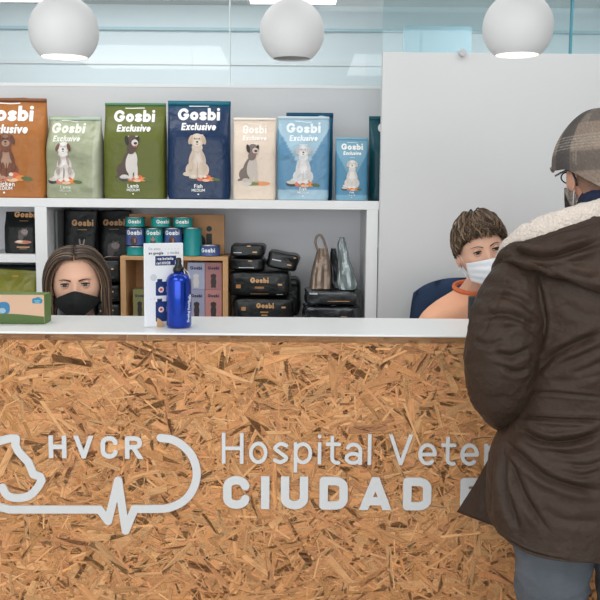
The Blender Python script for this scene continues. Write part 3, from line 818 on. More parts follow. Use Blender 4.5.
# ---- central pile
G2_ = 'black packs piled right of the wooden crate'
zA = pw(262, 297.5, SF+.02).z
pack('black pack with gold lettering, lowest of the pile right of the crate', 232.5, 294, 297.5, 321, SF+.02, .2, 31.2, {'brand': (.03,.58,.021), 'bits': [(-.32,.55,.022,.02,(176,122,72)), (.33,.62,.02,.009,GOLD), (.02,.42,.04,.008,(190,140,80)), (.02,.30,.03,.006,(190,140,80))]}, G2_, base=ZL, amp=.009)
zB = pw(260, 271.5, SF+.02).z
pack('black pack with gold lettering, second from the bottom of the pile right of the crate', 228.5, 290.5, 271.5, 297.5, SF+.02, .2, 33.9, {'brand': (.0,.56,.022), 'bits': [(-.34,.42,.024,.02,(176,122,72)), (.33,.5,.02,.01,GOLD), (.0,.38,.045,.011,(176,122,72)), (.0,.14,.09,.004,(150,112,74)), (.33,.12,.03,.004,(200,200,200))]}, G2_, base=zA, amp=.010)
zC = pw(246, 257.5, SF+.03).z
pack('small black pack lying third from the bottom of the pile', 229, 264, 257.5, 271.5, SF+.03, .18, 35.5, {'bits': [(-.0,.25,.075,.004,(210,210,206)), (.1,.75,.02,.005,GOLD)]}, G2_, base=zB, amp=.010)
pack('small black pack lying on top of the pile', 230, 264.5, 244, 257.5, SF+.03, .17, 37.5, {'bits': [(.22,.4,.022,.007,GOLD), (-.28,.35,.04,.004,(200,204,204)), (.05,.85,.02,.005,GOLD)]}, G2_, base=zC, amp=.010)
t = pack('crumpled black pack slumped sideways at the right end of the pile', 265.5, 297, 253, 271.5, SF+.04, .17, 39.1, {'bits': [(.22,.36,.022,.007,GOLD), (-.2,.5,.045,.006,(206,210,210)), (.36,.8,.012,.006,GOLD)]}, G2_, ry=R(10), amp=.009, base=zB)
t.location.z += .004
t2 = pack('crumpled black pack behind the lowest two, bulging out at their right', 270, 300.5, 277, 321, SF+.235, .12, 41.1, {}, G2_, amp=.008, base=ZL)
# ---- right-hand pile of silver-black bags
M_SILV = mat('silver and black crumpled foil', (70,74,76), .2, metal=.6, coat=.5, bump=(22,1.0,5))
def foil(label, x0, x1, y0, y1, Y, D, seed, base, bits, amp=.018, m=None, rz=0):
    t = pack(label, x0, x1, y0, y1, Y, D, seed, {'bits': bits}, 'crumpled silver and black packs under the gift bags', amp=amp, base=base, rz=rz)
    t.children[0].data.materials[0] = m or M_SILV
    return t
zD = pw(330, 306, SF+.03).z; zE = pw(330, 289.5, SF+.03).z
foil('crumpled silver and black pack with a gold stripe lying on top', 305, 361, 289.5, 306, SF+.03, .2, 43.3, zD, [(.1,.3,.11,.004,GOLD), (-.35,.75,.04,.008,(200,204,206))])
foil('crumpled silver and black pack at the bottom under the striped one', 303, 361, 306, 321, SF+.02, .22, 46.3, ZL, [(-.32,.3,.03,.008,(216,216,212)), (.2,.4,.03,.004,GOLD)])
# gift bags: tapering pouches with twisted handles
def gift(label, pts, Y, D, m, seed, extra=None):
    """pts: [(y_px, xl, xr)] outline rows from top to bottom"""
    base = zE; rows_ = []
    for k, (py, xl, xr) in enumerate(pts):
        a = pw(xl, py, Y); b = pw(xr, py, Y); rows_.append((a.z, a.x, b.x))
    zmin = rows_[-1][0]; rows_ = [(z-zmin, a, b) for z, a, b in rows_]
    cx = (rows_[-1][1]+rows_[-1][2])/2
    rs = spline(rows_, 6); n = 28; V = []; Fc = []; H = rows_[0][0]
    for z, a, b in rs:
        t_ = z/H; dd = D/2*(1-t_)**.8+.006
        for i in range(n):
            an = 2*PI*i/n
            u = math.copysign(abs(math.cos(an))**.7, math.cos(an)); v = math.copysign(abs(math.sin(an))**.7, math.sin(an))
            rr_ = 1+.10*noise.noise(Vector((u*2.2, z*14, seed+v)))+.08*(1-abs(noise.noise(Vector((u*3+z*9, v*2, seed+2)))*2))
            V.append(((a+b)/2-cx+(b-a)/2*u, dd*v*rr_+.014*noise.noise(Vector((u*3.1, z*11, seed+v*1.5))), z))
    for k in range(len(rs)-1):
        for i in range(n): Fc.append((k*n+i, (k+1)*n+i, (k+1)*n+(i+1) % n, k*n+(i+1) % n))
    Fc.append(tuple(range(n))); Fc.append(tuple(reversed([(len(rs)-1)*n+i for i in range(n)])))
    t = thing('gift_bag', label, 'gift bag', (cx, Y+D/2, base))
    o = mk('pouch', V, Fc, m, t, False)
    return t, H
M_BEI = mat('beige metallic foil', (150,132,118), .32, metal=.45, bump=(40,.7,4)); M_GRY = mat('silver foil', (150,160,160), .25, metal=.5, bump=(30,.7,4)); M_DKS = mat('dark grey foil', (62,64,66), .3, metal=.4, bump=(30,.7,4))
t, H = gift('beige metallic foil gift bag with looped handle on the foil packs', [(250,317.5,328), (262,314,330), (276,311,331), (290,309,331.5)], SF+.05, .07, M_BEI, 3.3)
p0 = t.location
hp = [pw(x, y, SF+.085)-Vector(p0) for x, y in ((318,251),(315.5,243),(317,236.5),(321,235.5),(324,241),(327,251))]
tube('handle', [tuple(p) for p in spline([tuple(p) for p in hp], 5)], .010, M_BEI, t, flat=.5)
t, H = gift('dark grey foil gift bag between the beige and the silver gift bags', [(251,331,336), (262,330,338), (276,330,340), (290,330,342)], SF+.10, .06, M_DKS, 5.3)
t, H = gift('silver grey foil gift bag with peaked top on the foil packs', [(238,340,344.5), (247,337,347.5), (258,338,350), (272,338,354), (283,337,357.5), (290,339,356)], SF+.03, .07, M_GRY, 7.3)
# brown book-like box seen in the slit beyond the right upright
tag(box('storage_box', ud+.004, ud+.14, SF+.05, SF+.28, ZL+EPS, ZL+.30, mat('grey brown card', (92,88,84), .8), bev=.003), 'grey brown box just visible in the slit beside the partition', 'box')
# ================================================================== CRATE, CANS, SMALL BOXES
M_PINE = mat('pale pine', (206,160,112), .6, var=(9,.07), bump=(20,.3,4,(1,1,18)))
M_PINE2 = mat('knotty pine sign board', (186,138,92), .6, var=(7,.22), bump=(14,.3,4))
YC = SF+.02
cx0, cx1 = pw(120.5, 290, YC).x, pw(228, 290, YC).x; cz1 = pw(175, 256.5, YC).z; cz0 = ZL+EPS; CD = .24
cr = thing('wooden_crate', 'open-fronted pale wooden crate holding small boxes and carrying cans on top', 'crate', ((cx0+cx1)/2, YC+CD/2, cz0))
def crb(name, x0, x1, y0, y1, z0, z1, m=M_PINE, bev=.0015): return box(name, x0-cr.location.x, x1-cr.location.x, y0-cr.location.y, y1-cr.location.y, z0-cz0, z1-cz0, m, cr, bev)
T = .016
crb('side_board', cx0, cx0+T+.006, YC, YC+CD, cz0, cz1-T); crb('side_board', cx1-T-.006, cx1, YC, YC+CD, cz0, cz1-T)
crb('top_board', cx0, cx1, YC, YC+CD, cz1-T, cz1)
crb('bottom_board', cx0+T+.006, cx1-T-.006, YC, YC+CD, cz0, cz0+.01)
crb('back_slat', cx0+T+.006, cx1-T-.006, YC+CD-.01, YC+CD, cz0+.01, cz0+.10); crb('back_slat', cx0+T+.006, cx1-T-.006, YC+CD-.01, YC+CD, cz0+.115, cz1-T)
# sign board with cut lettering, standing on the crate behind the cans
ys = YC+.13
sa, sb = pw(129.5, 235, ys).x, pw(224.5, 235, ys).x; sz1 = pw(176, 214.5, ys).z
sg = thing('wooden_sign', 'knotty wooden sign board with black letters standing on the crate behind the cans', 'sign', ((sa+sb)/2, ys+.009, cz1+EPS))
box('board', sa-sg.location.x, sb-sg.location.x, -.009, .009, 0, sz1-cz1, M_PINE2, sg, .0015)
M_BLK = mat('black painted letters', (20,22,24), .5)
wd, lay = text_layout('Gosbi', 1, .22, .03)
bz = pw(205, 251.5, ys).z-sg.location.z; bs = (pw(205, 226.5, ys).z-pw(205, 251.5, ys).z)
bx_end = pw(212, 240, ys).x-sg.location.x
for ch, st, xa, xb in lay:
    st2 = [([(a*bs, b*bs) for a, b in p], lo*bs, hi*bs) for p, lo, hi in st]
    ox = bx_end-wd*bs
    raised('letter', f_strokes(st2, .11*bs, ox, bz), (ox+xa*bs-.01, ox+xb*bs+.01, bz-.01, bz+1.1*bs), .0016, -.009, .003, M_BLK, sg)
# cans
TEAL = (22,150,146); BLUE = (72,92,150)
def can(label, px, y0, y1, Y, wpx, colr, base=None, turn=0, pic=None, logo=True, group='cans of pet food on the crate', cap=None):
    c_ = pw(px, (y0+y1)/2, Y); r = wpx/F*(Y+2.5)/2
    z0 = (pw(px, y1, Y).z if base is None else base)+EPS; h = pw(px, y0, Y).z-z0
    t = thing('food_can', label, 'can', (c_.x, Y+r, z0), turn, group)
    nm = 'can shell %d %d %d' % tuple(colr)
    m = mat(nm, colr, .35, spec=.5)
    lathe('shell', [(0,.001),(r*.93,.0005),(r,.002),(r,.004),(r*.985,.006),(r*.985,h-.006),(r,h-.004),(r,h-.001),(r*.96,h),(r*.94,h-.004),(0,h-.004)], m, t)
    lathe('rim', [(r*.95,h-.0035),(r*1.012,h-.0035),(r*1.012,h+.0004),(r*.95,h+.0004),(r*.95,h-.0035)], M_CHROME, t)
    su_ = Can(r*.985)
    if logo:
        s_ = min(h*.40, r*.50); zl = h*.62 if h > r*1.6 else h*.36
        printed('brand_lettering', su_, txt('Gosbi', 0, zl, s_, .23, (236,240,236), gap=.06), t, st=.0013)
    if pic == 'dog': printed('dog_picture', su_, [E(0,h*.28,r*.36,h*.26,(74,52,48)), E(0,h*.44,r*.26,h*.12,(92,64,56)), E(r*.12,h*.3,r*.1,h*.14,(150,110,96))], t, st=.0013)
    if pic == 'cat': printed('cat_picture', su_, [E(0,h*.22,r*.3,h*.22,(70,64,70)), E(0,h*.38,r*.24,h*.12,(150,132,120)), E(-r*.16,h*.49,r*.06,h*.07,(90,80,80)), E(r*.16,h*.49,r*.06,h*.07,(90,80,80))], t, st=.0013)
    return t, z0+h
Yk = YC+.004
ct_ = cz1
def rowz(y): return pw(165, y, Yk).z
zr1 = rowz(246.2); zr2 = rowz(227.6)
# bottom small cans
can('small teal can at the bottom of the leftmost column of cans', 134.3, 246.6, 256.5, Yk, 19, TEAL, base=ct_, logo=False)
can('small teal can under the tall teal can with a cat, behind the white display card', 153.3, 246.6, 256.5, Yk, 18.5, TEAL, base=ct_, turn=R(20), logo=False)
can('small teal can under the right tall blue can, behind the white display card', 172.5, 246.6, 256.5, Yk, 18.5, TEAL, base=ct_, turn=R(-15), logo=False)
# middle tall
can('tall blue can with a dog picture in the leftmost column', 133.7, 228.4, 246.2, Yk, 19, BLUE, base=zr1, pic='dog')
can('tall teal can with a cat picture, second column from the left', 152.9, 228.4, 246.2, Yk, 18.3, TEAL, base=zr1, pic='cat')
can('tall blue can with a dog picture, third column from the left', 172.0, 228.4, 246.2, Yk, 18.3, BLUE, base=zr1, pic='dog')
can('tallest plain teal can, standing right of the stacked cans', 191.5, 228, 256.5, Yk, 18.6, (24,142,142), base=ct_, logo=False)
# top small
can('small teal can on top of the leftmost column', 133.5, 217.2, 227.6, Yk, 19.5, TEAL, base=zr2, turn=R(4))
can('small teal can on top, middle of the three small ones', 159.5, 217.2, 227.6, Yk, 20, TEAL, base=zr2, turn=R(20))
can('small teal can on top, rightmost of the three small ones', 181.8, 217.2, 227.6, Yk, 20, TEAL, base=zr2)
can('low blue can standing at the right end of the crate top', 209, 245.5, 256.5, Yk, 20.5, BLUE, base=ct_, turn=R(-8))
# small boxes in the crate
def carton(label, x0, x1, y0, y1, Y, D, colr, base, figure=None, lc=(40,44,70), group='small pet food boxes inside the crate'):
    a = pw(x0, (y0+y1)/2, Y).x; b = pw(x1, (y0+y1)/2, Y).x; z1 = pw((x0+x1)/2, y0, Y).z; base += EPS
    t = thing('food_box', label, 'box', ((a+b)/2, Y+D/2, base), 0, group)
    W = b-a; H = z1-base
    box('carton', -W/2, W/2, -D/2, D/2, 0, H, mat('printed card %d %d %d' % colr, colr, .6), t, .001)
    fl_ = Flat(-D/2)
    printed('brand_lettering', fl_, txt('Gosbi', 0, H*.74, W*.2, .24, lc, gap=.07), t, st=.0012)
    dk = figure or (60,48,48)
    printed('dog_picture', fl_, [E(0,H*.28,W*.17,H*.2,dk), E(0,H*.48,W*.13,H*.11,dk), E(-W*.12,H*.5,W*.05,H*.07,dk), E(W*.12,H*.5,W*.05,H*.07,dk), E(-W*.09,H*.12,W*.06,H*.06,dk), E(W*.09,H*.12,W*.06,H*.06,dk)], t, st=.0012)
    return z1
cb = cz0+.010; Yb = YC+.02
carton('khaki green box with a dog silhouette, left in the crate', 133, 146.5, 289.5, 318.5, Yb, .08, (132,130,82), cb)
z = carton('dusty pink box with a dog silhouette, lower right in the crate', 205.2, 221.8, 289.8, 318.5, Yb, .08, (190,132,128), cb)
carton('dusty pink box with a dog silhouette, upper right in the crate', 205.2, 221.8, 262.6, 289.5, Yb, .08, (176,122,122), z)
z = carton('lilac box, lower one beside the pink boxes in the crate', 188.5, 204.8, 289.8, 318.5, Yb, .08, (160,160,186), cb)
carton('pale lilac box with two dog legs pictured, upper one beside the pink boxes', 187.5, 204.8, 262.6, 289.5, Yb, .08, (172,176,202), z, figure=(214,208,206))
carton('orange brown box behind the blue bottle in the crate', 168, 187, 289.5, 318.5, Yb+.02, .08, (188,112,60), cb, lc=(230,220,200))

# ================================================================== ITEMS ON THE LEDGE
def ledge_y(py):   # depth of a point on the ledge seen at photo row py
    lo, hi = -.01, LEDGE+.3
    for _ in range(40):
        m_ = (lo+hi)/2
        if pw(170, py, m_).z > ZT: lo = m_
        else: hi = m_
    return lo
ZT2 = ZT+EPS
# --- blue aluminium bottle
yb = ledge_y(329.0)+.036
c_ = pw(178.8, 300, yb); rb = 12.6/F*(yb+2.5)
hb = pw(179, 271.5, yb).z-ZT2      # shoulder top
bt = thing('water_bottle', 'shiny blue aluminium water bottle with black sport cap on the ledge', 'bottle', (c_.x, yb, ZT2))
M_BLUE = mat('blue anodised aluminium', (14,58,168), .24, metal=.75, coat=.4)
prof = [(0,.002),(rb*.86,.001),(rb*.95,.003),(rb,.008),(rb,hb*.80)] + [(rb*(.40+.60*math.cos(a)**.9), hb*.80+hb*.17*math.sin(a)) for a in [R(x) for x in range(8, 88, 8)]] + [(rb*.42,hb*.975),(rb*.42,hb*1.0),(0,hb*1.0)]
lathe('body', prof, M_BLUE, bt, 56)
hc = pw(179, 257.5, yb).z-ZT2
lathe('cap', [(0,hb),(rb*.44,hb),(rb*.46,hb+.004),(rb*.44,hb+.010),(rb*.34,hb+.014),(rb*.26,hb+(hc-hb)*.5),(rb*.22,hb+(hc-hb)*.6),(rb*.25,hb+(hc-hb)*.7),(rb*.2,hc-.002),(rb*.1,hc),(0,hc)], M_BLACKP, bt, 32)
# carry loop of the cap
tube('cap_loop', [tuple(p) for p in spline([(rb*.45,0,hb+.008),(rb*.8,-.004,hb-.006),(rb*.9,-.006,hb-.022),(rb*.72,-.010,hb-.03),(rb*.55,-.008,hb-.012),(rb*.42,-.004,hb+.006)], 6)], .0016, M_CHROME, bt)
cs = Can(rb)
# vertical lettering on the right side of the bottle
Lv = []
sz_ = .0075
for i, (ch, st, xa, xb) in enumerate(text_layout('Hospital Veterinario', sz_, .2, .14)[1]):
    for p, lo, hi in st:
        q = [(rb*1.02 - b, .018 + a*.92) for a, b in p]
        Lv.append((f_line(q, .2*sz_/2), (224,230,238), (rb*1.02-sz_*1.1, rb*1.02+sz_*.3, min(v for u, v in q)-.002, max(v for u, v in q)+.002)))
printed('bottle_lettering', cs, Lv, bt, st=.0009, off=.0004)
# printed white band marks at the shoulder
# --- white display card
yk = ledge_y(327.8)
CRZ = R(30)
xa, xb = pw(144.5, 290, yk).x, pw(180, 290, yk).x; zc1 = pw(162, 243.5, yk).z
dc = thing('display_card', 'white leaflet display card with dark blue printing behind the blue bottle', 'display card', (xa+(xb-xa)/2*1.02, yk+(xb-xa)/2*math.tan(CRZ), ZT2), CRZ)
CWd, CH = (xb-xa)/math.cos(CRZ)*1.03, zc1-ZT2
th = .010
bm = bmesh.new(); 
box('card', -CWd/2, CWd/2, 0, .004, 0, CH, mat('white coated card', (232,233,236), .5), dc, .002)
fs = Flat(0)
NV = (30,44,104)
def cp(px, py): p = pw(px, py, yk); return ((p.x-dc.location.x)/math.cos(CRZ)*1.02, p.z-ZT2)
pxm = (2.5+yk)/F
def ct_txt(s, px, py, cap, w, c_, al='l', gap=.13, name='lettering'):
    x, z = cp(px, py); printed(name, fs, txt(s, x, z, cap*pxm, w, c_, gap=gap, align=al), dc, st=.0007, off=.0003)
ct_txt('Dejanos', 148.5, 250.3, 2.6, .16, (176,178,184)); ct_txt('en google', 148.5, 254.8, 2.8, .2, (60,64,84)); ct_txt('y recibe', 165.5, 254.8, 2.8, .14, (150,152,160))
for (u0, v0, u1, v1) in ((154.5, 256.6, 173.5, 261.4), (154.5, 261.4, 172.5, 266.0)):
    a = cp(u0, v1); b = cp(u1, v0); printed('printed_band', fs, [RC(a[0], b[0], a[1], b[1], NV)], dc, st=.001, off=.0003)
ct_txt('una botella', 155.2, 260.6, 2.9, .2, WH); ct_txt('del HVCR', 155.2, 265.1, 2.9, .2, WH)
for k in range(5):
    a = cp(163.5+k*3, 249.6); printed('printed_star', fs, [E(a[0], a[1], .0011, .0011, (160,162,170))], dc, st=.0006, off=.0003)
for (u0, v0, u1, v1) in ((155, 282.5, 166, 296.5), (155, 302.5, 168, 322.5)):
    a = cp(u0, v1); b = cp(u1, v0)
    printed('bottle_picture', fs, [RC(a[0], b[0], a[1], b[1], (24,52,110), .003), RC(a[0]+.005, b[0]-.012 if False else a[0]+.02, b[1], b[1]+.008, (24,40,80))], dc, st=.0012, off=.0003)
    m_ = cp(u0+4.8, (v0+v1)/2+ (1 if v0 < 300 else -2)); printed('badge_picture', fs, [E(m_[0], m_[1], .0085, .0085, (232,214,212)), E(m_[0], m_[1], .0048, .0042, (206,70,84))], dc, st=.0008, off=.0008)
a = cp(153, 278); printed('printed_circle', fs, [E(a[0], a[1], .010, .010, (206,208,212))], dc, st=.0012, off=.0003)
for k in range(5):
    a = cp(150.5+k*3.2, 299.5); printed('printed_star', fs, [E(a[0], a[1], .0011, .0011, (120,122,134))], dc, st=.0006, off=.0003)
# little wooden clip-stand foot
ft = mk('card_foot', *(lambda P: ([(x, y, z) for y in (-.010, 0) for x, z in P], [tuple(range(len(P)))[::-1], tuple(range(len(P), 2*len(P)))] + [(i, (i+1) % len(P), len(P)+(i+1) % len(P), len(P)+i) for i in range(len(P))]))([(cp(153, 0)[0], .0), (cp(158.5,0)[0], .0), (cp(158.3,0)[0], .009), (cp(156,0)[0], .019), (cp(153.2,0)[0], .026)]), mat('birch ply', (196,156,112), .6), dc)
# --- carton of bags on the left
yx = ledge_y(325.5)
xa, xb = pw(-44, 310, yx).x, pw(44.3, 310, yx).x
DX = .072
HX = pw(20, 294.5, yx).z-ZT2
bx = thing('cardboard_box', 'flat kraft cardboard box with green hills and a blue cloud printed on it', 'box', ((xa+xb)/2, yx+DX/2, ZT2), R(1.0))
WX = xb-xa
box('carton', -WX/2, WX/2, -DX/2, DX/2, 0, HX, mat('green printed card', (98,124,62), .6), bx, .0015)
fx = Flat(-DX/2)
def bp(px, py): p = pw(px, py, yx); return (p.x-bx.location.x, p.z-ZT2)
printed('kraft_panel', fx, [RC(-WX/2+.0015, WX/2-.0015, .001, HX-.001, (206,168,140))], bx, st=.003, off=.0003)
hill = lambda X, Y: Y-(.018+.012*np.cos((X-WX*.1)*9)*np.exp(-((X-WX*.05)/.16)**2)-.0)
a, b = -WX/2+.002, WX/2-.002
printed('hill_print', fx, [(lambda X, Y: np.maximum(np.maximum(hill(X, Y), .0012-Y), np.maximum(a-X, X-b)), (74,100,42), (a-.004, b+.004, 0, .05))], bx, st=.0025, off=.0008)
c1 = bp(36.8, 300.8)
printed('cloud_print', fx, [(f_union(f_rect(c1[0]-.0145, c1[0]+.0145, c1[1]-.008, c1[1]+.001, .003), f_ellipse(c1[0]-.007, c1[1]+.002, .008, .006), f_ellipse(c1[0]+.003, c1[1]+.004, .008, .007), f_ellipse(c1[0]+.010, c1[1]+.001, .006, .005)), (24,124,160), (c1[0]-.03, c1[0]+.03, c1[1]-.02, c1[1]+.02))], bx, st=.0012, off=.0008)
printed('cloud_lettering', fx, [RC(c1[0]-.009, c1[0]+.009, c1[1]-.001, c1[1]+.0006, (150,206,220))]+[RC(c1[0]-.007, c1[0]+.007, c1[1]-.005, c1[1]-.0036, (150,206,220))], bx, st=.0007, off=.0014)
c2 = bp(3.5, 308)
printed('blue_print', fx, [RC(c2[0]-.017, c2[0]+.018, c2[1]-.018, c2[1]+.018, (44,116,160), .013), E(c2[0]-.004, c2[1]-.008, .01, .008, (150,176,190))], bx, st=.0015, off=.0008)
# olive green pouch in the lower-left compartment, leaning up behind the box
t, bg, W, H = bag('treat_pouch', 'olive green crumpled foil pouch in the lower left shelf compartment', -34, 33, 270, SF+.03, .07, lambda u, t, s: (136,134,48), 17.7, rz=R(-3), m=M_FOILG, zb=ZL, amp=.014, cat='pouch')
M_DK = (70,74,30)
printed('lettering', bg, txt('Natural', .035, H*.42, .018, .16, M_DK, gap=.1, shear=.3), t, st=.0016)
printed('orange_print', bg, [RC(W*.12, W*.22, H*.86, H*.9, (196,150,50))], t, st=.002)

# ================================================================== PENDANT LAMPS
M_LAMP = mat('white enamelled lamp shade', (224,224,224), .6)
M_LIN = mat('white lamp inside', (240,240,238), .6)
def pendant(label, px, cy, r_px, Y, lit, botpx):
    c_ = pw(px, cy, Y); r = r_px/F*(Y+2.5)
    zb = pw(px, botpx, Y).z-c_.z
    t = thing('pendant_lamp', label, 'pendant lamp', tuple(c_), 0, 'white globe pendants hanging over the counter')
    a0 = math.asin(max(-.99, zb/r))
    P = [(r*math.cos(a), r*math.sin(a)) for a in np.linspace(a0, PI/2, 26)]
    P[-1] = (0, r)
    Pi = [((r-.003)*math.cos(a), (r-.003)*math.sin(a)) for a in np.linspace(PI/2-.001, a0, 26)]
    lathe('lamp_shade', P, M_LAMP, t, 64)
    Pi[0] = (0, r-.003)
    lathe('shade_lining', [Pi[i] for i in range(26)]+[P[0]], M_LIN, t, 64)
    lathe('cord_grip', [(0,r-.001),(.016,r-.001),(.016,r+.022),(.006,r+.03),(0,r+.03)], M_LAMP, t, 24)
    tube('cord', [(0,0,r+.028),(0,0,ZC-c_.z-.02)], .0025, mat('pale lamp cord', (200,202,204), .6), t)
    lathe('ceiling_cup', [(0,ZC-c_.z-.03),(.04,ZC-c_.z-.028),(.05,ZC-c_.z-.0005),(0,ZC-c_.z-.0005)], M_LAMP, t, 32)
    rb_ = .030
    m = mat('lit opal bulb', (255,250,240), .5, emit=((255,246,232), 9)) if lit else mat('unlit opal bulb', (170,172,172), .5)
    lathe('bulb', [(rb_*math.cos(a), .01+rb_*math.sin(a)) for a in np.linspace(-PI/2, PI/2, 14)], m, t, 24)
    lathe('bulb_holder', [(0,.038),(.018,.038),(.018,r-.004),(0,r-.004)], M_LAMP, t, 20)
    return t
pendant('lit white globe pendant lamp at the left, over the orange and green bags', 64, 31, 33.7, .10, True, 57.5)
pendant('unlit white globe pendant lamp in the middle with a dark underside', 292, 32, 31.5, .22, False, 59)
pendant('lit white globe pendant lamp at the right, in front of the white partition', 518, 27.5, 34, .08, True, 55.5)
# small clamp on top of the partition
c_ = pw(462, 53, PART_Y)
gc = thing('glass_clamp', 'small white round glass clamp on top edge of the partition', 'clamp', (c_.x, PART_Y, zp))
bm = bmesh.new(); bm_box(bm, -.012, .012, -.006, .014, .0008, .012, .001); link_bm('bracket', bm, M_SHELF, gc)
bm = bmesh.new(); bmesh.ops.create_cone(bm, cap_ends=True, segments=24, radius1=.014, radius2=.014, depth=.016, matrix=Matrix.Translation((0,-.012,-.001)) @ Matrix.Rotation(R(90), 4, 'X')); link_bm('knob', bm, mat('grey white cap', (190,192,194), .5), gc)
# ================================================================== PEOPLE
def skin_geo(nodes, edges, sub=2):
    me = bpy.data.meshes.new('tmp'); me.from_pydata([n[0] for n in nodes], edges, [])
    o = bpy.data.objects.new('tmp', me); col.objects.link(o)
    m = o.modifiers.new('s', 'SKIN'); 
    for i, n in enumerate(nodes):
        sv = me.skin_vertices[0].data[i]; r = n[1]; sv.radius = (r, r) if not hasattr(r, '__len__') else r; sv.use_root = (i == 0)
    d = o.modifiers.new('d', 'SUBSURF'); d.levels = sub; d.render_levels = sub
    dg = bpy.context.evaluated_depsgraph_get(); dg.update()
    ev = o.evaluated_get(dg).to_mesh()
    V = [tuple(v.co) for v in ev.vertices]; Fc = [tuple(p.vertices) for p in ev.polygons]
    o.evaluated_get(dg).to_mesh_clear(); bpy.data.objects.remove(o); bpy.data.meshes.remove(me)
    return V, Fc
def remesh_geo(geos, vox, smooth=4):
    V = []; Fc = []
    for v, f in geos:
        b = len(V); V += [tuple(x) for x in v]; Fc += [tuple(b+i for i in q) for q in f]
    me = bpy.data.meshes.new('tmp'); me.from_pydata(V, [], Fc); me.update()
    o = bpy.data.objects.new('tmp', me); col.objects.link(o)
    m = o.modifiers.new('r', 'REMESH'); m.mode = 'VOXEL'; m.voxel_size = vox
    if smooth:
        k = o.modifiers.new('k', 'SMOOTH'); k.iterations = smooth; k.factor = .5
    dg = bpy.context.evaluated_depsgraph_get(); dg.update()
    ev = o.evaluated_get(dg).to_mesh()
    V = np.empty(len(ev.vertices)*3); ev.vertices.foreach_get('co', V); V = V.reshape(-1, 3)
    Fc = [tuple(p.vertices) for p in ev.polygons]
    o.evaluated_get(dg).to_mesh_clear(); bpy.data.objects.remove(o); bpy.data.meshes.remove(me)
    # keep the one connected surface
    par = list(range(len(V)))
    def find(a):
        while par[a] != a: par[a] = par[par[a]]; a = par[a]
        return a
    for f in Fc:
        r0 = find(f[0])
        for q in f[1:]:
            r1 = find(q)
            if r1 != r0: par[r1] = r0
    roots = np.array([find(i) for i in range(len(V))]); u_, c_ = np.unique(roots, return_counts=True); big = u_[c_.argmax()]
    if len(u_) > 1: print('islands', sorted(c_)[-6:])
    keep = roots == big; idx = np.cumsum(keep)-1
    Fc = [tuple(int(idx[i]) for i in f) for f in Fc if keep[f[0]]]; V = V[keep]
    return V, Fc
def ga(x, s): return math.exp(-(x/s)**2)
def head_pt(dx, dy, dz):
    x = dx*.074; y = dy*(.098 if dy > 0 else .088); z = dz*.115
    if z > 0 and dy > -.2: x *= 1+.05*ga(z-.05, .05)
    if z < -.01:
        t = (-.01-z)/.105; x *= 1-.36*t**1.5
        if y > 0: y *= 1-.62*t**.8
        else: y *= 1+.03*t
    f = max(0, -dy)
    if f > .2:
        w = min(1, (f-.2)/.3)
        nz = 0
        if -.036 < z < .012: nz = .003+.019*((.012-z)/.048)
        elif z <= -.036: nz = .022*ga(z+.036, .006)
        else: nz = .003*ga(z-.012, .012)
        y -= w*nz*ga(x, .0105+.003*ga(z+.034, .012))
        y += w*.011*(ga(abs(x)-.031, .017)*ga(z-.005, .013))
        y -= w*.0045*ga(z-.026, .010)*ga(abs(x)-.026, .026)
        y -= w*.005*ga(abs(x)-.040, .018)*ga(z+.026, .018)
        y -= w*.006*ga(z+.060, .006)*ga(x, .022) + w*.005*ga(z+.070, .006)*ga(x, .018)
        y -= w*.008*ga(z+.094, .014)*ga(x, .020)
    return Vector((x, y, z))
def head_geo(n=72):
    V = []; Fc = []
    for i in range(n+1):
        la = -PI/2+PI*i/n
        for j in range(2*n):
            lo = PI*j/n
            V.append(head_pt(math.cos(la)*math.cos(lo), math.cos(la)*math.sin(lo), math.sin(la)))
    k = 2*n
    for i in range(n):
        for j in range(k): Fc.append((i*k+j, i*k+(j+1) % k, (i+1)*k+(j+1) % k, (i+1)*k+j))
    return V, Fc
def ell_geo(c, r, rot=None, n=16):
    V = []; Fc = []
    M = rot or Matrix.Identity(3)
    for i in range(n+1):
        la = -PI/2+PI*i/n
        for j in range(2*n):
            lo = PI*j/n
            V.append(Vector(c)+M @ Vector((r[0]*math.cos(la)*math.cos(lo), r[1]*math.cos(la)*math.sin(lo), r[2]*math.sin(la))))
    k = 2*n
    for i in range(n):
        for j in range(k): Fc.append((i*k+j, i*k+(j+1) % k, (i+1)*k+(j+1) % k, (i+1)*k+j))
    return V, Fc
def ear_geo(s):
    rot = Matrix.Rotation(R(14)*s, 3, 'Z') @ Matrix.Rotation(R(-8), 3, 'X')
    g = [ell_geo((s*.0755, .010, -.008), (.007, .016, .028), rot)]
    pts = [(s*.080, .010+.0155*math.cos(R(a))*1.0, -.006+.029*math.sin(R(a))) for a in range(-80, 230, 18)]
    g.append(tube_geo(pts, .0042, 8)); return g
def place(V, M): return [tuple(M @ Vector(v)) for v in V]
M_SKIN = mat('fair skin', (228,180,154), .5, spec=.35, var=(18,.03)); M_SKIN.node_tree.nodes['Principled BSDF'].inputs['Subsurface Weight'].default_value = .15
M_SKIN.node_tree.nodes['Principled BSDF'].inputs['Subsurface Radius'].default_value = (.01,.004,.002)
M_SKIN2 = mat('light tan skin', (196,146,122), .5, spec=.35, var=(30,.05))
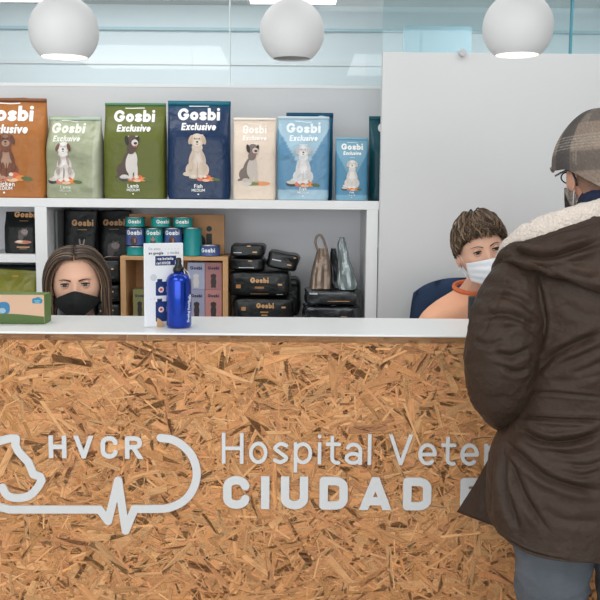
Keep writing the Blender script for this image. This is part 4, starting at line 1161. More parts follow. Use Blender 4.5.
def eye(parent, x, M, iris=(76,82,78), squint=1.0, look=0):
    c = Vector((x, -.0735, .0055)); r = .0122; n = 20
    V = []; Fc = []; C = []
    for i in range(n+1):
        th = PI*i/n
        for j in range(24):
            ph = 2*PI*j/24
            d = Vector((math.sin(th)*math.cos(ph), -math.cos(th), math.sin(th)*math.sin(ph)))
            V.append(M @ (c+d*r)); a = math.degrees(th)
            C.append((14,12,12) if a < 12 else (iris if a < 30 else (206,196,190)))
    for i in range(n):
        for j in range(24): Fc.append((i*24+j, i*24+(j+1) % 24, (i+1)*24+(j+1) % 24, (i+1)*24+j))
    o = mk('eye', V, Fc, mat('eye', attr=True, rough=.12, coat=.5), parent, True, cols=C)
    # lids: shells over the eyeball
    def lid(name, a0, a1, rr):
        V = []; Fc = []; m_ = 18; q = 7
        for i in range(m_+1):
            az = R(-78+156*i/m_)
            for k in range(q+1):
                # elevation limit narrows to the corners
                e0 = a0*math.cos(az)**.7 + (3); e_ = R(e0+(a1-e0)*k/q)
                d = Vector((math.sin(az)*math.cos(e_), -math.cos(az)*math.cos(e_), math.sin(e_)))
                V.append(M @ (c+d*rr))
        for i in range(m_):
            for k in range(q): Fc.append((i*(q+1)+k, (i+1)*(q+1)+k, (i+1)*(q+1)+k+1, i*(q+1)+k+1))
        return mk(name, V, Fc, M_SKIN, parent, True)
    up_, dn = 20*squint, -22*squint
    lid('eyelid', up_, 85, r*1.08); lid('eyelid', dn, -85, r*1.07)
    pts = []
    for i in range(15):
        az = R(-76+152*i/14); e_ = R(up_*math.cos(az)**.7+2)
        pts.append(M @ (c+Vector((math.sin(az)*math.cos(e_), -math.cos(az)*math.cos(e_), math.sin(e_)))*r*1.13))
    tube('lashes', pts, [.0011+.0021*math.sin(PI*i/14) for i in range(15)], mat('dark lashes', (30,22,20), .7), parent, n=6)
    pts = []
    for i in range(15):
        az = R(-70+140*i/14); e_ = R(dn*math.cos(az)**.7+2)
        pts.append(M @ (c+Vector((math.sin(az)*math.cos(e_), -math.cos(az)*math.cos(e_), math.sin(e_)))*r*1.10))
    tube('lashes', pts, .0005, mat('dark lashes', (30,22,20), .7), parent, n=5)
def face_y(x, z):
    """front surface of the head at x,z"""
    dx = x/.074; dz = z/.115
    t = (-.01-z)/.105 if z < -.01 else 0
    dx = dx/(1-.36*t**1.5) if t > 0 else dx
    q = max(.02, 1-dx*dx-dz*dz); return head_pt(dx, -math.sqrt(q), dz).y
def brow(parent, s, M, colr, z0=.0225, arch=.006, thick=.0032, tilt=0):
    pts = []; rad = []
    for i in range(14):
        t = i/13; x = s*(.012+.037*t); z = z0+arch*math.sin(PI*min(1, t*1.15)*.75)-.003*t*t+tilt*t
        pts.append(M @ Vector((x, face_y(x, z)-.0006, z))); rad.append(thick*(1-t)**.6*.9+.0007)
    tube('eyebrow', pts, rad, mat('brow hair %d' % colr[0], colr, .8), parent, n=6, flat=.6)
def strands(name, paths, m, parent, cols, rads, n=4):
    V = []; Fc = []; C = []
    for P, c_, r in zip(paths, cols, rads):
        k = len(P); rr = [r*(.55+.45*math.sin(PI*min(1, .15+.75*i/(k-1)))) for i in range(k)]; rr[-1] = r*.15
        v, f = tube_geo(P, rr, n, base=len(V)); V += v; Fc += f
        if isinstance(c_[0], tuple):
            for i in range(k): C += [mixc(c_[0], c_[1], i/(k-1))]*n
        else: C += [c_]*len(v)
    return mk(name, V, Fc, m, parent, True, cols=C)
M_HAIR = mat('brown hair', attr=True, rough=.42, spec=.35)
def hand_geo(w, d, up, s, size=1.0, curl=.5):
    """palm and five fingers. w wrist, d direction, up back-of-hand normal, s=+1/-1 side of the thumb"""
    d = d.normalized(); up = (up-d*up.dot(d)).normalized(); lat = d.cross(up)*s
    g = [skin_geo([(tuple(w), (.026*size, .018*size)), (tuple(w+d*.035*size), (.034*size, .015*size)), (tuple(w+d*.085*size), (.038*size, .013*size))], [(0,1),(1,2)], 2)]
    for k, (off, L) in enumerate(((.030,.072),(.010,.080),(-.011,.074),(-.030,.058))):
        p = w+d*.075*size+lat*off*size; q = w+d*.095*size+lat*off*1.05*size
        a = d.copy(); nodes = [(tuple(p), .0095*size), (tuple(q), .009*size)]
        for j, f_ in enumerate((.45, .3, .25)):
            a = (a*math.cos(curl*.55)-up*math.sin(curl*.55)).normalized(); q = q+a*L*f_*size; nodes.append((tuple(q), (.0082-.0008*j)*size))
        g.append(skin_geo(nodes, [(i, i+1) for i in range(4)], 1))
    p = w+d*.02*size+lat*.022*size; q = p+(d*.6+lat*.8).normalized()*.035*size; r_ = q+(d*.9+lat*.4-up*.2).normalized()*.032*size; t = r_+(d*1.0+lat*.1-up*.3).normalized()*.024*size
    g.append(skin_geo([(tuple(p), .013*size), (tuple(q), .011*size), (tuple(r_), .0095*size), (tuple(t), .008*size)], [(0,1),(1,2),(2,3)], 1))
    return g

def office_chair(label, x, y, seat, back_top, rz, fabric, bw=.48):
    t = thing('office_chair', label, 'office chair', (x, y, 0), rz)
    bm = bmesh.new(); bm_box(bm, -.235, .235, -.24, .22, seat-.07, seat-.004, .03, 4); link_bm('seat', bm, fabric, t, True)
    # backrest, curved and padded
    V = []; Fc = []; n = 22; m_ = 18; zb = seat+.12
    for side in (0, 1):
        for i in range(n+1):
            u = -1+2*i/n
            for k in range(m_+1):
                v = k/m_
                w_ = bw/2*(1-.10*v**3) * (1-.0*v); e = (abs(u)**5+abs(2*v-1)**5)
                th = .032*max(0, 1-min(1, e))**.5
                zz = zb+(back_top-zb)*v - .055*abs(u)**3*v**4
                V.append((u*w_, .255+.03*v-.035*u*u*0 -.05*abs(u)**2.2+ (th if side else -th) + (.003*math.sin(u*14) if side else -.003*ga(abs(u)-.55, .04)), zz))
    s_ = (n+1)*(m_+1)
    for side in (0, 1):
        for i in range(n):
            for k in range(m_):
                a = side*s_+i*(m_+1)+k; q = (a, a+m_+1, a+m_+2, a+1); Fc.append(q if side == 0 else q[::-1])
    ring = [i*(m_+1) for i in range(n+1)]+[n*(m_+1)+k for k in range(1, m_+1)]+[i*(m_+1)+m_ for i in range(n-1, -1, -1)]+[k for k in range(m_-1, 0, -1)]
    for a, b in zip(ring, ring[1:]+ring[:1]): Fc.append((b, a, a+s_, b+s_))
    mk('backrest', V, Fc, fabric, t, True)
    box('back_bracket', -.03, .03, .18, .31, seat-.09, seat-.072, M_BLACKP, t); box('back_bracket', -.03, .03, .292, .312, seat-.09, seat+.3, M_BLACKP, t)
    lathe('gas_lift', [(0,.09),(.03,.09),(.03,seat*.55),(.018,seat*.55),(.018,seat-.07),(0,seat-.07)], M_BLACKP, t, 20)
    for k in range(5):
        a = 2*PI*k/5+.3; tube('leg', [(0,0,.10),(.15*math.cos(a),.15*math.sin(a),.095),(.28*math.cos(a),.28*math.sin(a),.07)], [.024,.02,.014], M_BLACKP, t)
        o = lathe('caster', [(0,-.012),(.026,-.012),(.028,0),(.026,.012),(0,.012)], M_BLACKP, t, 20, loc=(.28*math.cos(a),.28*math.sin(a),.028+.001)); o.rotation_euler = (R(90),0,a)
    return t

def seated_woman(label, eyepx, Y, yaw, roll, size, shirt, trousers, body_rz, seat, lean=0):
    """places a seated person; returns the root and the matrix of the head"""
    E_ = pw(eyepx[0], eyepx[1], Y)
    Mh = Matrix.Translation(E_) @ Matrix.Rotation(R(yaw), 4, 'Z') @ Matrix.Rotation(R(-roll), 4, 'Y') @ Matrix.Scale(size, 4) @ Matrix.Translation((0, .075, -.0055))
    hc = Mh @ Vector((0, 0, 0))
    t = thing('person', label, 'person', (hc.x, hc.y+.06, 0))
    L = Vector(t.location)
    Mh = Matrix.Translation(-L) @ Mh
    hc = Mh @ Vector((0, 0, 0)); nk = Mh @ Vector((0, .022, -.085))
    B = Matrix.Rotation(R(body_rz), 3, 'Z')
    def b(x, y, z): return tuple(B @ Vector((x, y, z)))
    s = seat
    dz = (hc.z-.74) - s   # torso is stretched so the neck meets the head
    nb = Vector(b(0, .03, s+.57+dz))
    hand_z = .79
    ws = [Vector(b(sd*.13, -.185, hand_z)) for sd in (-1, 1)]
    nodes = [(b(0,.05,s+.10), (.12,.10)), (b(0,.06,s+.28+dz*.5), (.10,.085)), (b(0,.045,s+.44+dz), (.115,.085)), (tuple(nb-Vector((0,0,.02))), (.075,.055)), (tuple(nb+Vector((0,0,.03))), .047), (tuple(nk), .048), (tuple(hc+Vector((0,.01,0))), .05)]
    edges = [(0,1),(1,2),(2,3),(3,4),(4,5),(5,6)]
    for i, sd in enumerate((-1, 1)):
        k = len(nodes); sh = b(sd*.145, .035, s+.49+dz); el = b(sd*.215, -.01, s+.27+dz*.6 if s+.27+dz*.6 > .79 else .79)
        nodes += [(sh, .045), (el, .036), (tuple(ws[i]), .022)]
        edges += [(3, k), (k, k+1), (k+1, k+2)]
    g = [skin_geo(nodes, edges, 2)]
    hv, hf = head_geo(); g.append((place(hv, Mh), hf))
    for sd in (-1, 1):
        for ev, ef in ear_geo(sd): g.append((place(ev, Mh), ef))
    for i, sd in enumerate((-1, 1)): g += hand_geo(ws[i], Vector(b(-sd*.25,-1,0)), Vector((0,0,1)), -sd, .95, .12)
    V, Fc = remesh_geo(g, .0028, 2)
    mk('body', V, Fc, M_SKIN, t, True)
    # top: torso and sleeves
    nodes = [(b(0,.05,s+.07), (.155,.125)), (b(0,.055,s+.27+dz*.5), (.13,.11)), (b(0,.045,s+.43+dz), (.15,.11)), (b(0,.045,s+.515+dz), (.115,.085)), (tuple(nb+Vector((0,.006,.012))), (.078,.072)), (tuple(nb+Vector((0,.006,.040))), (.066,.060))]
    edges = [(0,1),(1,2),(2,3),(3,4),(4,5)]
    for i, sd in enumerate((-1, 1)):
        k = len(nodes); sh = b(sd*.150, .04, s+.478+dz); el = b(sd*.22, -.005, s+.27+dz*.6 if s+.27+dz*.6 > .79 else .79); wr_ = ws[i]*.92+Vector(el)*.08
        nodes += [(sh, .070), (el, .054), (tuple(wr_), .032)]; edges += [(3, k), (k, k+1), (k+1, k+2)]
    V, Fc = remesh_geo([skin_geo(nodes, edges, 2)], .006, 3)
    V = [Vector(v)+Vector(v).normalized()*0+Vector((0,0,0)) for v in V]
    V = [v+Vector((noise.noise(v*13), noise.noise(v*13+Vector((5,0,0))), 0))*.006 for v in V]
    top = mk('top', V, Fc, shirt, t, True)
    # trousers and shoes
    nodes = [(b(0,.05,s+.11), (.15,.12)), (b(0,.04,s+.08), (.14,.11))]; edges = [(0,1)]
    for sd in (-1, 1):
        k = len(nodes); nodes += [(b(sd*.09,0,s+.085), .085), (b(sd*.11,-.36,s+.075), .062), (b(sd*.11,-.33,.30), .055), (b(sd*.11,-.31,.10), .045)]; edges += [(1,k),(k,k+1),(k+1,k+2),(k+2,k+3)]
    V, Fc = remesh_geo([skin_geo(nodes, edges, 2)], .008, 2); mk('trousers', V, Fc, trousers, t, True)
    for sd in (-1, 1):
        V, Fc = skin_geo([(b(sd*.11,-.29,.05), (.035,.04)), (b(sd*.11,-.36,.04), (.038,.034)), (b(sd*.11,-.46,.03), (.036,.024))], [(0,1),(1,2)], 2)
        mz = min(v[2] for v in V); V = [(x, y, z-mz+.001) for x, y, z in V]
        mk('shoe', V, Fc, M_BLACKP, t, True)
    return t, Mh, top, s, dz, B

# ---- woman with long hair and black mask
M_DENIM = mat('washed blue denim shirt', (112,146,166), .8, bump=(200,.3,2), var=(14,.08))
t, Mh, top, s, dz, B = seated_woman('seated person with long highlighted brown hair and black face mask behind the counter', (75.2, 284.8), .46, 10, 2, 1.07, M_DENIM, mat('dark trousers', (40,44,54), .8), 0, .43)
for sd in (-1, 1):
    eye(t, sd*.031, Mh, (54,62,66), .92); brow(t, sd, Mh, (62,44,36), z0=.0175, arch=.004, thick=.0044, tilt=.003)
rnd = random.Random(11)
paths = []; cols = []; rads = []
for i in range(1500):
    sd = -1 if i % 2 else 1
    y0 = -.078+.165*rnd.random()**.9; e = .004+.024*rnd.random()
    front = y0 < -.045
    kx = math.sqrt(max(.05, 1-(y0/.105)**2)); P = []
    amax = 92; wob = rnd.uniform(0, 6); ln = rnd.uniform(.24, .34)
    for k in range(9):
        al = R(1+amax*k/8); t_ = k/8
        yy = y0 + (.034*t_**1.3 if y0 < -.02 else .02*t_) 
        yy = yy if y0 < .02 else y0-.01*t_
        kk = math.sqrt(max(.05, 1-(yy/.105)**2))
        ee = .003+(e-.003)*min(1, t_*2.2+.25)
        P.append(Vector((sd*((.0765*kk+ee)*math.sin(al)+.0012), yy, (.1175*kk+ee*.55)*math.cos(al))))
    x1 = abs(P[-1].x); y1 = P[-1].y; tx = (.068 if y1 < -.015 else .076)+e*.75; 
    for k in range(1, 10):
        t_ = k/9; zz = P[8].z - ln*t_
        xx = x1+(tx+.006*math.sin(t_*2.6)-x1)*min(1, t_*2.2)-.012*max(0, t_-.5)
        P.append(Vector((sd*(xx+.002*math.sin(t_*9+wob)), y1+(.0 if y1 < 0 else -.01)*t_+.004*math.sin(t_*6+wob), zz)))
    h = rnd.random()
    c0 = (48,36,30) if h < .6 else ((88,68,54) if h < .85 else (140,116,94)); c1 = (70,54,42) if h < .5 else ((130,104,80) if h < .75 else (186,158,130))
    if h < .3: c1 = (56,42,34)
    paths.append([Mh @ p for p in P]); cols.append((c0, c1)); rads.append(rnd.uniform(.0012, .0024)*1.07)
hw = strands('hair', paths, M_HAIR, t, cols, rads)
hw['label'] = 'long centre-parted brown hair with blond streaks'
def scalp(M, parent, colr, zf, e=.0035, zback=-.08, zside=-.01):
    V = []; Fc = []; n = 60; m_ = 30
    for i in range(n):
        lo = 2*PI*i/n; fr = max(0, -math.sin(lo)); sdv = abs(math.cos(lo)); bk = max(0, math.sin(lo))
        zl = zf*fr**2+(zside)*sdv**2*1.0+zback*bk**2
        lmin = math.asin(max(-.99, min(.99, zl/.115)))
        for k in range(m_+1):
            la = lmin+(PI/2-lmin)*k/m_
            p = head_pt(math.cos(la)*math.cos(lo), math.cos(la)*math.sin(lo), math.sin(la)); V.append(M @ (p*(1+e/.09)))
    for i in range(n):
        for k in range(m_): a = i*(m_+1)+k; b_ = ((i+1) % n)*(m_+1)+k; Fc.append((a, b_, b_+1, a+1))
    return mk('hair_base', V, Fc, mat('scalp hair %d' % colr[0], colr, .7), parent, True)
scalp(Mh, t, (58,44,36), .094, zside=.045)
def mask(parent, M, m, ztop_c, ztop_s, zbot_c, zbot_s, xs, bulge, pleat=False, name='face_mask', peak=2.0):
    V = []; Fc = []; n = 44; m_ = 26
    for side in (0, 1):
        for i in range(n+1):
            u = -1+2*i/n
            ax = math.sin(abs(u)*R(84))/math.sin(R(84)); zt_ = ztop_c+(ztop_s-ztop_c)*ax**(1.25 if not pleat else 1.6); zb_ = zbot_c+(zbot_s-zbot_c)*ax**1.35
            for k in range(m_+1):
                v = k/m_; z = zb_+(zt_-zb_)*v
                xm = xs*(1-.10*max(0, -(z+.05)/.06))
                x = xm*math.sin(u*R(84))/math.sin(R(84))
                q = max(0, 1-(x/.079)**2)
                jaw = 1-.10*max(0, (-z-.05)/.06)
                base = -.089*q**.5*jaw
                nosey = bulge*(1-abs(u))**1.25*(.62+.38*math.sin(PI*(min(1, max(0, v*.95+.02)))))
                y = base-.004-nosey
                if pleat: y -= .0016*math.sin(v*PI*7)*(1-abs(u)**4)
                y += .0009*noise.noise(Vector((x*70, z*70, 3)))
                V.append(M @ Vector((x, y+(.0018 if side else 0), z)))
    s_ = (n+1)*(m_+1)
    for side in (0, 1):
        for i in range(n):
            for k in range(m_):
                a = side*s_+i*(m_+1)+k; q = (a, a+m_+1, a+m_+2, a+1); Fc.append(q if side == 0 else q[::-1])
    ring = [i*(m_+1) for i in range(n+1)]+[n*(m_+1)+k for k in range(1, m_+1)]+[i*(m_+1)+m_ for i in range(n-1, -1, -1)]+[k for k in range(m_-1, 0, -1)]
    for a, b in zip(ring, ring[1:]+ring[:1]): Fc.append((b, a, a+s_, b+s_))
    o = mk(name, V, Fc, m, parent, True)
    for sd in (-1, 1):
        tube('ear_loop', [M @ Vector(p) for p in [tuple(q) for q in spline([(sd*xs*.99,-.025,ztop_s-.004),(sd*.0775,-.008,.012),(sd*.079,.012,.022),(sd*.079,.028,-.004),(sd*.0745,.012,-.040),(sd*xs*.97,-.022,zbot_s+.004)], 5)]], .0013, m, parent, n=6)
    return o
M_BM = mat('black cotton', (9,10,11), .8, bump=(500,.3,2))
M_WM = mat('white surgical fabric', (232,234,238), .75, bump=(600,.2,2))
mk_ = mask(t, Mh, M_BM, -.010, -.038, -.101, -.056, .067, .040)
for sd in (-1, 1):
    v, f = ell_geo(Mh @ Vector((sd*.079, -.002, -.040)), (.004,.004,.006), n=8); o = mk('earring', v, f, mat('pearl', (226,222,214), .2, spec=.8), t, True)
office_chair('black office chair that the person with long hair sits on', t.location.x, t.location.y+.04, .43, .86, 0, mat('black chair fabric', (34,36,40), .85, bump=(300,.3,2)))

# ---- woman with short hair and white mask
M_PEACH = mat('peach cotton scrub top', (249,186,150), .85, bump=(260,.25,2), var=(10,.03))
t, Mh, top, s, dz, B = seated_woman('seated person with short tousled hair, white face mask and peach top', (486.5, 251.0), .48, 3, 13, 1.02, M_PEACH, mat('peach trousers', (222,160,132), .85), 12, .50)
for sd in (-1, 1):
    eye(t, sd*.031, Mh, (86,66,48), .8); brow(t, sd, Mh, (66,48,38), z0=.0195, arch=.007, thick=.0026, tilt=.001)
mask(t, Mh, M_WM, -.018, -.022, -.112, -.082, .068, .036, pleat=True)
# orange neckband
nbp = Vector((B @ Vector((0, .034, 0))).to_tuple()) + Vector((0, 0, s+.57+dz))
pts = [nbp + Vector((.064*math.cos(a), .058*math.sin(a)-.002, .038+.016*math.sin(a))) for a in np.linspace(0, 2*PI, 33)]
o = tube('neckband', pts, .0085, mat('orange rib knit', (226,120,72), .8, bump=(200,.4,2)), t, n=8); o['label'] = 'orange neckband'
rnd = random.Random(5); paths = []; cols = []; rads = []
for i in range(1500):
    th = rnd.uniform(0, 2*PI); fr = max(0, -math.sin(th)); bk = max(0, math.sin(th)); sdv = abs(math.cos(th))
    zend = .054*fr**1.3 + (.004)*sdv**2 - .06*bk**1.5 + rnd.uniform(-.012, .012)
    lend = math.asin(max(-.95, min(.9, zend/.125)))
    lst = R(rnd.uniform(35, 86)) if rnd.random() < .75 else R(rnd.uniform(10, 50))
    if lst < lend+.25: lst = lend+.35
    lst = min(lst, R(88)); e = .003+.014*rnd.random(); sw = rnd.gauss(.30, .22)*(1 if math.cos(th) > -.2 else -.6); wob = rnd.uniform(0, 6); P = []
    N = 9
    lend2 = max(lend, lst-R(70))
    for k in range(N):
        t_ = k/(N-1); la = lst+(lend2-lst)*t_; lo = th+sw*t_**1.3+.13*math.sin(t_*5.5+wob)
        if rnd is None: pass
        p = head_pt(math.cos(la)*math.cos(lo), math.cos(la)*math.sin(lo)*1.0, math.sin(la))
        # skip facial relief: use a plain skull under the hair
        q = Vector((math.cos(la)*math.cos(lo)*.078, math.cos(la)*math.sin(lo)*(.100 if math.sin(lo) > 0 else .091), math.sin(la)*.118))
        lift = e*math.sin(PI*min(1, .15+.75*t_))+.003+.004*math.sin(t_*7+wob)
        P.append(q*(1+lift/.10))
    thr = rnd.uniform(.040, .060); cut = [k for k, p in enumerate(P) if p.y < -.045 and p.z < thr]
    if cut: P = P[:cut[0]]
    if len(P) < 4: continue
    h = rnd.random(); c0 = (50,38,30) if h < .5 else (74,58,44); c1 = (62,46,34) if h < .4 else ((100,78,58) if h < .8 else (158,132,100))
    paths.append([Mh @ p for p in P]); cols.append((c0, c1)); rads.append(rnd.uniform(.0013, .0030))
for i in range(420):   # loose tousled locks over the fringe and crown
    th = rnd.choice((rnd.gauss(-PI/2, .75), rnd.uniform(0, 2*PI))); fr = max(0, -math.sin(th)); bk = max(0, math.sin(th))
    lst = R(rnd.uniform(42, 84)); lend = max(math.asin(max(-.9, min(.9, (.064*fr**1.2+.012-.06*bk+rnd.uniform(-.006,.016))/.125))), lst-R(rnd.uniform(28, 60))); lend = min(lend, lst-.2)
    sw = rnd.gauss(.1, .45 if math.sin(th) > -.3 else .2); wob = rnd.uniform(0, 6); P = []; e = .010+.014*rnd.random()
    for k in range(9):
        t_ = k/8; la = lst+(lend-lst)*t_; lo = th+sw*t_**1.4+.16*math.sin(t_*6+wob)*t_
        q = Vector((math.cos(la)*math.cos(lo)*.078, math.cos(la)*math.sin(lo)*(.100 if math.sin(lo) > 0 else .091), math.sin(la)*.118))
        P.append(q*(1+(.004+e*math.sin(PI*min(1,.1+.85*t_)))/.1))
    thr = rnd.uniform(.036, .062); cut = [k for k, p in enumerate(P) if p.y < -.045 and p.z < thr]
    if cut: P = P[:cut[0]]
    if len(P) < 4: continue
    h = rnd.random(); c0 = (56,42,34); c1 = (92,72,54) if h < .4 else ((140,114,86) if h < .75 else (182,156,126))
    paths.append([Mh @ p for p in P]); cols.append((c0, c1)); rads.append(rnd.uniform(.0022, .0042))
hw = strands('hair', paths, M_HAIR, t, cols, rads); hw['label'] = 'short tousled brown hair'
scalp(Mh, t, (50,38,30), .070, zside=.02, zback=-.05)
v, f = ell_geo(Mh @ Vector((-.080, .006, -.046)), (.003,.003,.005), n=8); mk('earring', v, f, mat('pearl', (226,222,214), .2, spec=.8), t, True)
office_chair('navy blue fabric office chair behind the person in the peach top', .672, t.location.y+.10, .50, 1.185, R(3), mat('navy chair fabric', (28,52,84), .8, bump=(240,.4,2), var=(8,.12)), bw=.50)
# monitor whose dark back shows beside the sleeve
mp_ = pw(484, 306, .40)
mo = thing('monitor', 'black monitor standing on the desk beside the sleeve of the brown jacket', 'monitor', (mp_.x, .41, .736))
a = pw(469.3, 296.5, .40); b = pw(505, 320, .40)
bm = bmesh.new(); bm_box(bm, a.x-mp_.x, b.x-mp_.x, -.012, .012, a.z-.30-.736, a.z-.736, .003); link_bm('screen_housing', bm, mat('charcoal plastic', (40,46,48), .4), mo)
box('stand', (a.x+b.x)/2-mp_.x-.02, (a.x+b.x)/2-mp_.x+.02, .013, .025, .01, a.z-.15-.736, M_BLACKP, mo)
box('stand_foot', (a.x+b.x)/2-mp_.x-.07, (a.x+b.x)/2-mp_.x+.07, -.05, .05, 0.0, .01, M_BLACKP, mo)
# ================================================================== MAN IN THE BROWN PARKA
CX, CYm = pw(604, 300, -.38).x, -.38
mn = thing('person', 'standing person in dark brown parka, plaid flat cap and blue jeans, seen from behind', 'person', (CX, CYm, 0))
LM = Vector(mn.location)
def proj(p):   # photo coordinates of a point of the place (to lay folds where the photo has them)
    d = Vector(p)-CAM; z = d.dot(fw); return 300+F*d.dot(r2)/z, 300-F*d.dot(u2)/z
def crease_fn(cr):
    segs = []
    for pts, w_, dep in cr:
        pts = [tuple(q) for q in spline(pts, 4)] if len(pts) > 2 else pts
        segs.append((np.array(pts, float), w_, dep))
    def f(P):
        """P: Nx2 photo coords -> inward displacement"""
        out = np.zeros(len(P))
        for pts, w_, dep in segs:
            D = np.full(len(P), 1e9); T = np.zeros(len(P)); n = len(pts)-1
            for i in range(n):
                a, b = pts[i], pts[i+1]; v = b-a; L = (v@v)+1e-9
                t = np.clip(((P-a)@v)/L, 0, 1); d = np.hypot(*(P-a-t[:, None]*v).T)
                T = np.where(d < D, (i+t)/n, T); D = np.minimum(D, d)
            fade = np.clip(np.minimum(T, 1-T)*6, .15, 1)
            out += dep*fade*(np.exp(-np.abs(D/w_)**1.15) - .55*np.exp(-((D-w_*2.1)/(w_*1.2))**2))
        return out
    return f
M_JKT = mat('dark brown waxed cotton', (57,43,34), .60, spec=.28, sheen=.0, var=(7,.12), bump=(26,.9,9))
M_JKT2 = mat('dark brown lining cloth', (46,37,32), .75, bump=(300,.15,2))
def loft(name, rings, m, parent, creases=None, amp=.004, ns=9, close=True, cap=True, thick=0, seed=0, facing=True):
    """rings: list of lists of world points"""
    nr = len(rings); n = len(rings[0])
    A = np.array([[tuple(p) for p in r] for r in rings])
    # normals by finite difference
    du = np.roll(A, -1, 1)-np.roll(A, 1, 1) if close else np.gradient(A, axis=1)
    dv = np.gradient(A, axis=0); N = np.cross(du, dv); N /= np.linalg.norm(N, axis=2, keepdims=True)+1e-12
    V = A.reshape(-1, 3).copy(); Nf = N.reshape(-1, 3)
    c_ = A.reshape(-1, 3).mean(0)
    if close:   # make sure the normals point outwards
        cen = A.mean(1, keepdims=True); sgn = np.sign(((A-cen)*N).sum()); Nf = Nf*sgn
    else:
        sgn = np.sign((Nf*(np.array(CAM)-V)).sum()); Nf = Nf*(sgn if facing else -sgn)
    disp = np.array([amp*(noise.noise(Vector(v)*ns+Vector((seed,0,0)))+.5*(1-2*abs(noise.noise(Vector((v[0]*ns*1.1, v[1]*ns*1.1, v[2]*ns*1.9))+Vector((0,seed,0)))))+.35*(1-2*abs(noise.noise(Vector((v[0]*ns*2.2, v[1]*ns*2.2, v[2]*ns*3.4)))))+.15*noise.noise(Vector(v)*ns*5)) for v in V])
    if creases:
        P = np.array([proj(v) for v in V]); vis = np.clip((Nf*(np.array(CAM)-V)).sum(1)/np.linalg.norm(np.array(CAM)-V, axis=1)*3, 0, 1)
        disp -= crease_fn(creases)(P)*vis
    V2 = V+Nf*disp[:, None]
    Fc = []
    for k in range(nr-1):
        for i in range(n if close else n-1):
            j = (i+1) % n; Fc.append((k*n+i, k*n+j, (k+1)*n+j, (k+1)*n+i))
    if close and cap: Fc.append(tuple(reversed(range(n)))); Fc.append(tuple((nr-1)*n+i for i in range(n)))
    if thick:
        V3 = V2-Nf*thick; b = len(V2); base = list(Fc); V2 = np.vstack([V2, V3])
        cnt = set()
        for f in base:
            for a, c in zip(f, f[1:]+f[:1]): cnt.add((a, c))
        Fc += [tuple(b+i for i in reversed(f)) for f in base]
        Fc += [(c, a, a+b, c+b) for a, c in cnt if (c, a) not in cnt]
    V2 = V2-np.array(LM)
    o = mk(name, V2.tolist(), Fc, m, parent, True)
    bm = bmesh.new(); bm.from_mesh(o.data); bmesh.ops.recalc_face_normals(bm, faces=bm.faces); bm.to_mesh(o.data); bm.free()
    return o
def zpx(py, Y=-.40): return pw(600, py, Y).z
# ---- jacket body: rings from hem to neck.  (photo row, left edge px, half depth, centre offset in y)
rows = [(550,497,.168,.0),(538,496,.166,.0),(520,495,.163,.0),(495,495,.160,.0),(470,496,.155,.0),(450,499,.148,.0),(432,508,.142,.0),(418,515,.135,0),(404,518,.132,0),(392,520,.134,0),(370,522,.140,0),(340,524,.146,0),(310,520,.148,0),(285,514,.140,0),(268,520,.120,0),(255,540,.100,.0),(245,562,.080,.0)]
zr = [(zpx(py), (604-lx)/F*(2.5+CYm), b) for py, lx, b, _ in rows]
rs = spline(zr, 18); NR = 420; rings = []
for z, a, b in rs:
    r_ = []
    for i in range(NR):
        an = 2*PI*i/NR; cc, s_ = math.cos(an), math.sin(an)
        ex = .82
        r_.append((CX+a*math.copysign(abs(cc)**ex, cc), CYm-.0+b*math.copysign(abs(s_)**ex, s_), z))
    rings.append(r_)
zh = rs[0][0]
# the hem is lower at the back than at the open front
for k, r_ in enumerate(rings[:90]):
    w_ = (1-k/90)**2
    rings[k] = [(x, y, z+w_*(.022+.052*(1-min(1, max(0, (CYm-y)/.16))**1.5)+.05*max(0, (y-CYm)/.17)+.006*math.sin(x*22))) for x, y, z in r_]
CJ = [([(604,333),(575,344),(552,356),(535,372)],3.5,.013), ([(604,345),(580,357),(556,366)],3,.004),
      ([(524,391),(560,393),(604,398)],1.6,.0045), ([(518,416),(555,419),(604,421)],2.0,.008), ([(522,413),(560,415),(604,417)],1.0,.002),
      ([(518,428),(545,441),(575,440),(604,431)],3,.014), ([(506,441),(520,455),(545,476),(575,487),(604,492)],3.4,.013),
      ([(504,444),(504,470),(508,500),(520,532)],3.2,.014), ([(502,446),(494,470),(491,500),(490,520)],2.5,.006),
      ([(507,443),(515,474),(530,505),(548,530)],3.2,.010), ([(540,448),(570,455),(604,450)],2.8,.005), ([(550,470),(580,476),(604,470)],2.4,.004),
      ([(604,460),(585,466),(560,462)],2,.004), ([(535,505),(565,520),(604,522)],4,.004),
      ([(533,268),(541,295),(545,325),(540,350)],2.4,.006), ([(560,300),(580,312),(604,318)],4,.003), ([(570,375),(590,368),(604,360)],3,.006), ([(548,382),(575,380),(604,372)],3,.004),
      ([(494,532),(530,552),(570,561)],1.2,.003)]
jk = loft('parka', rings, M_JKT, mn, CJ, amp=.0035, ns=8, seed=2)
# stitched waist band
def band(py, h, name):
    z0 = zpx(py, -.50)
    return z0
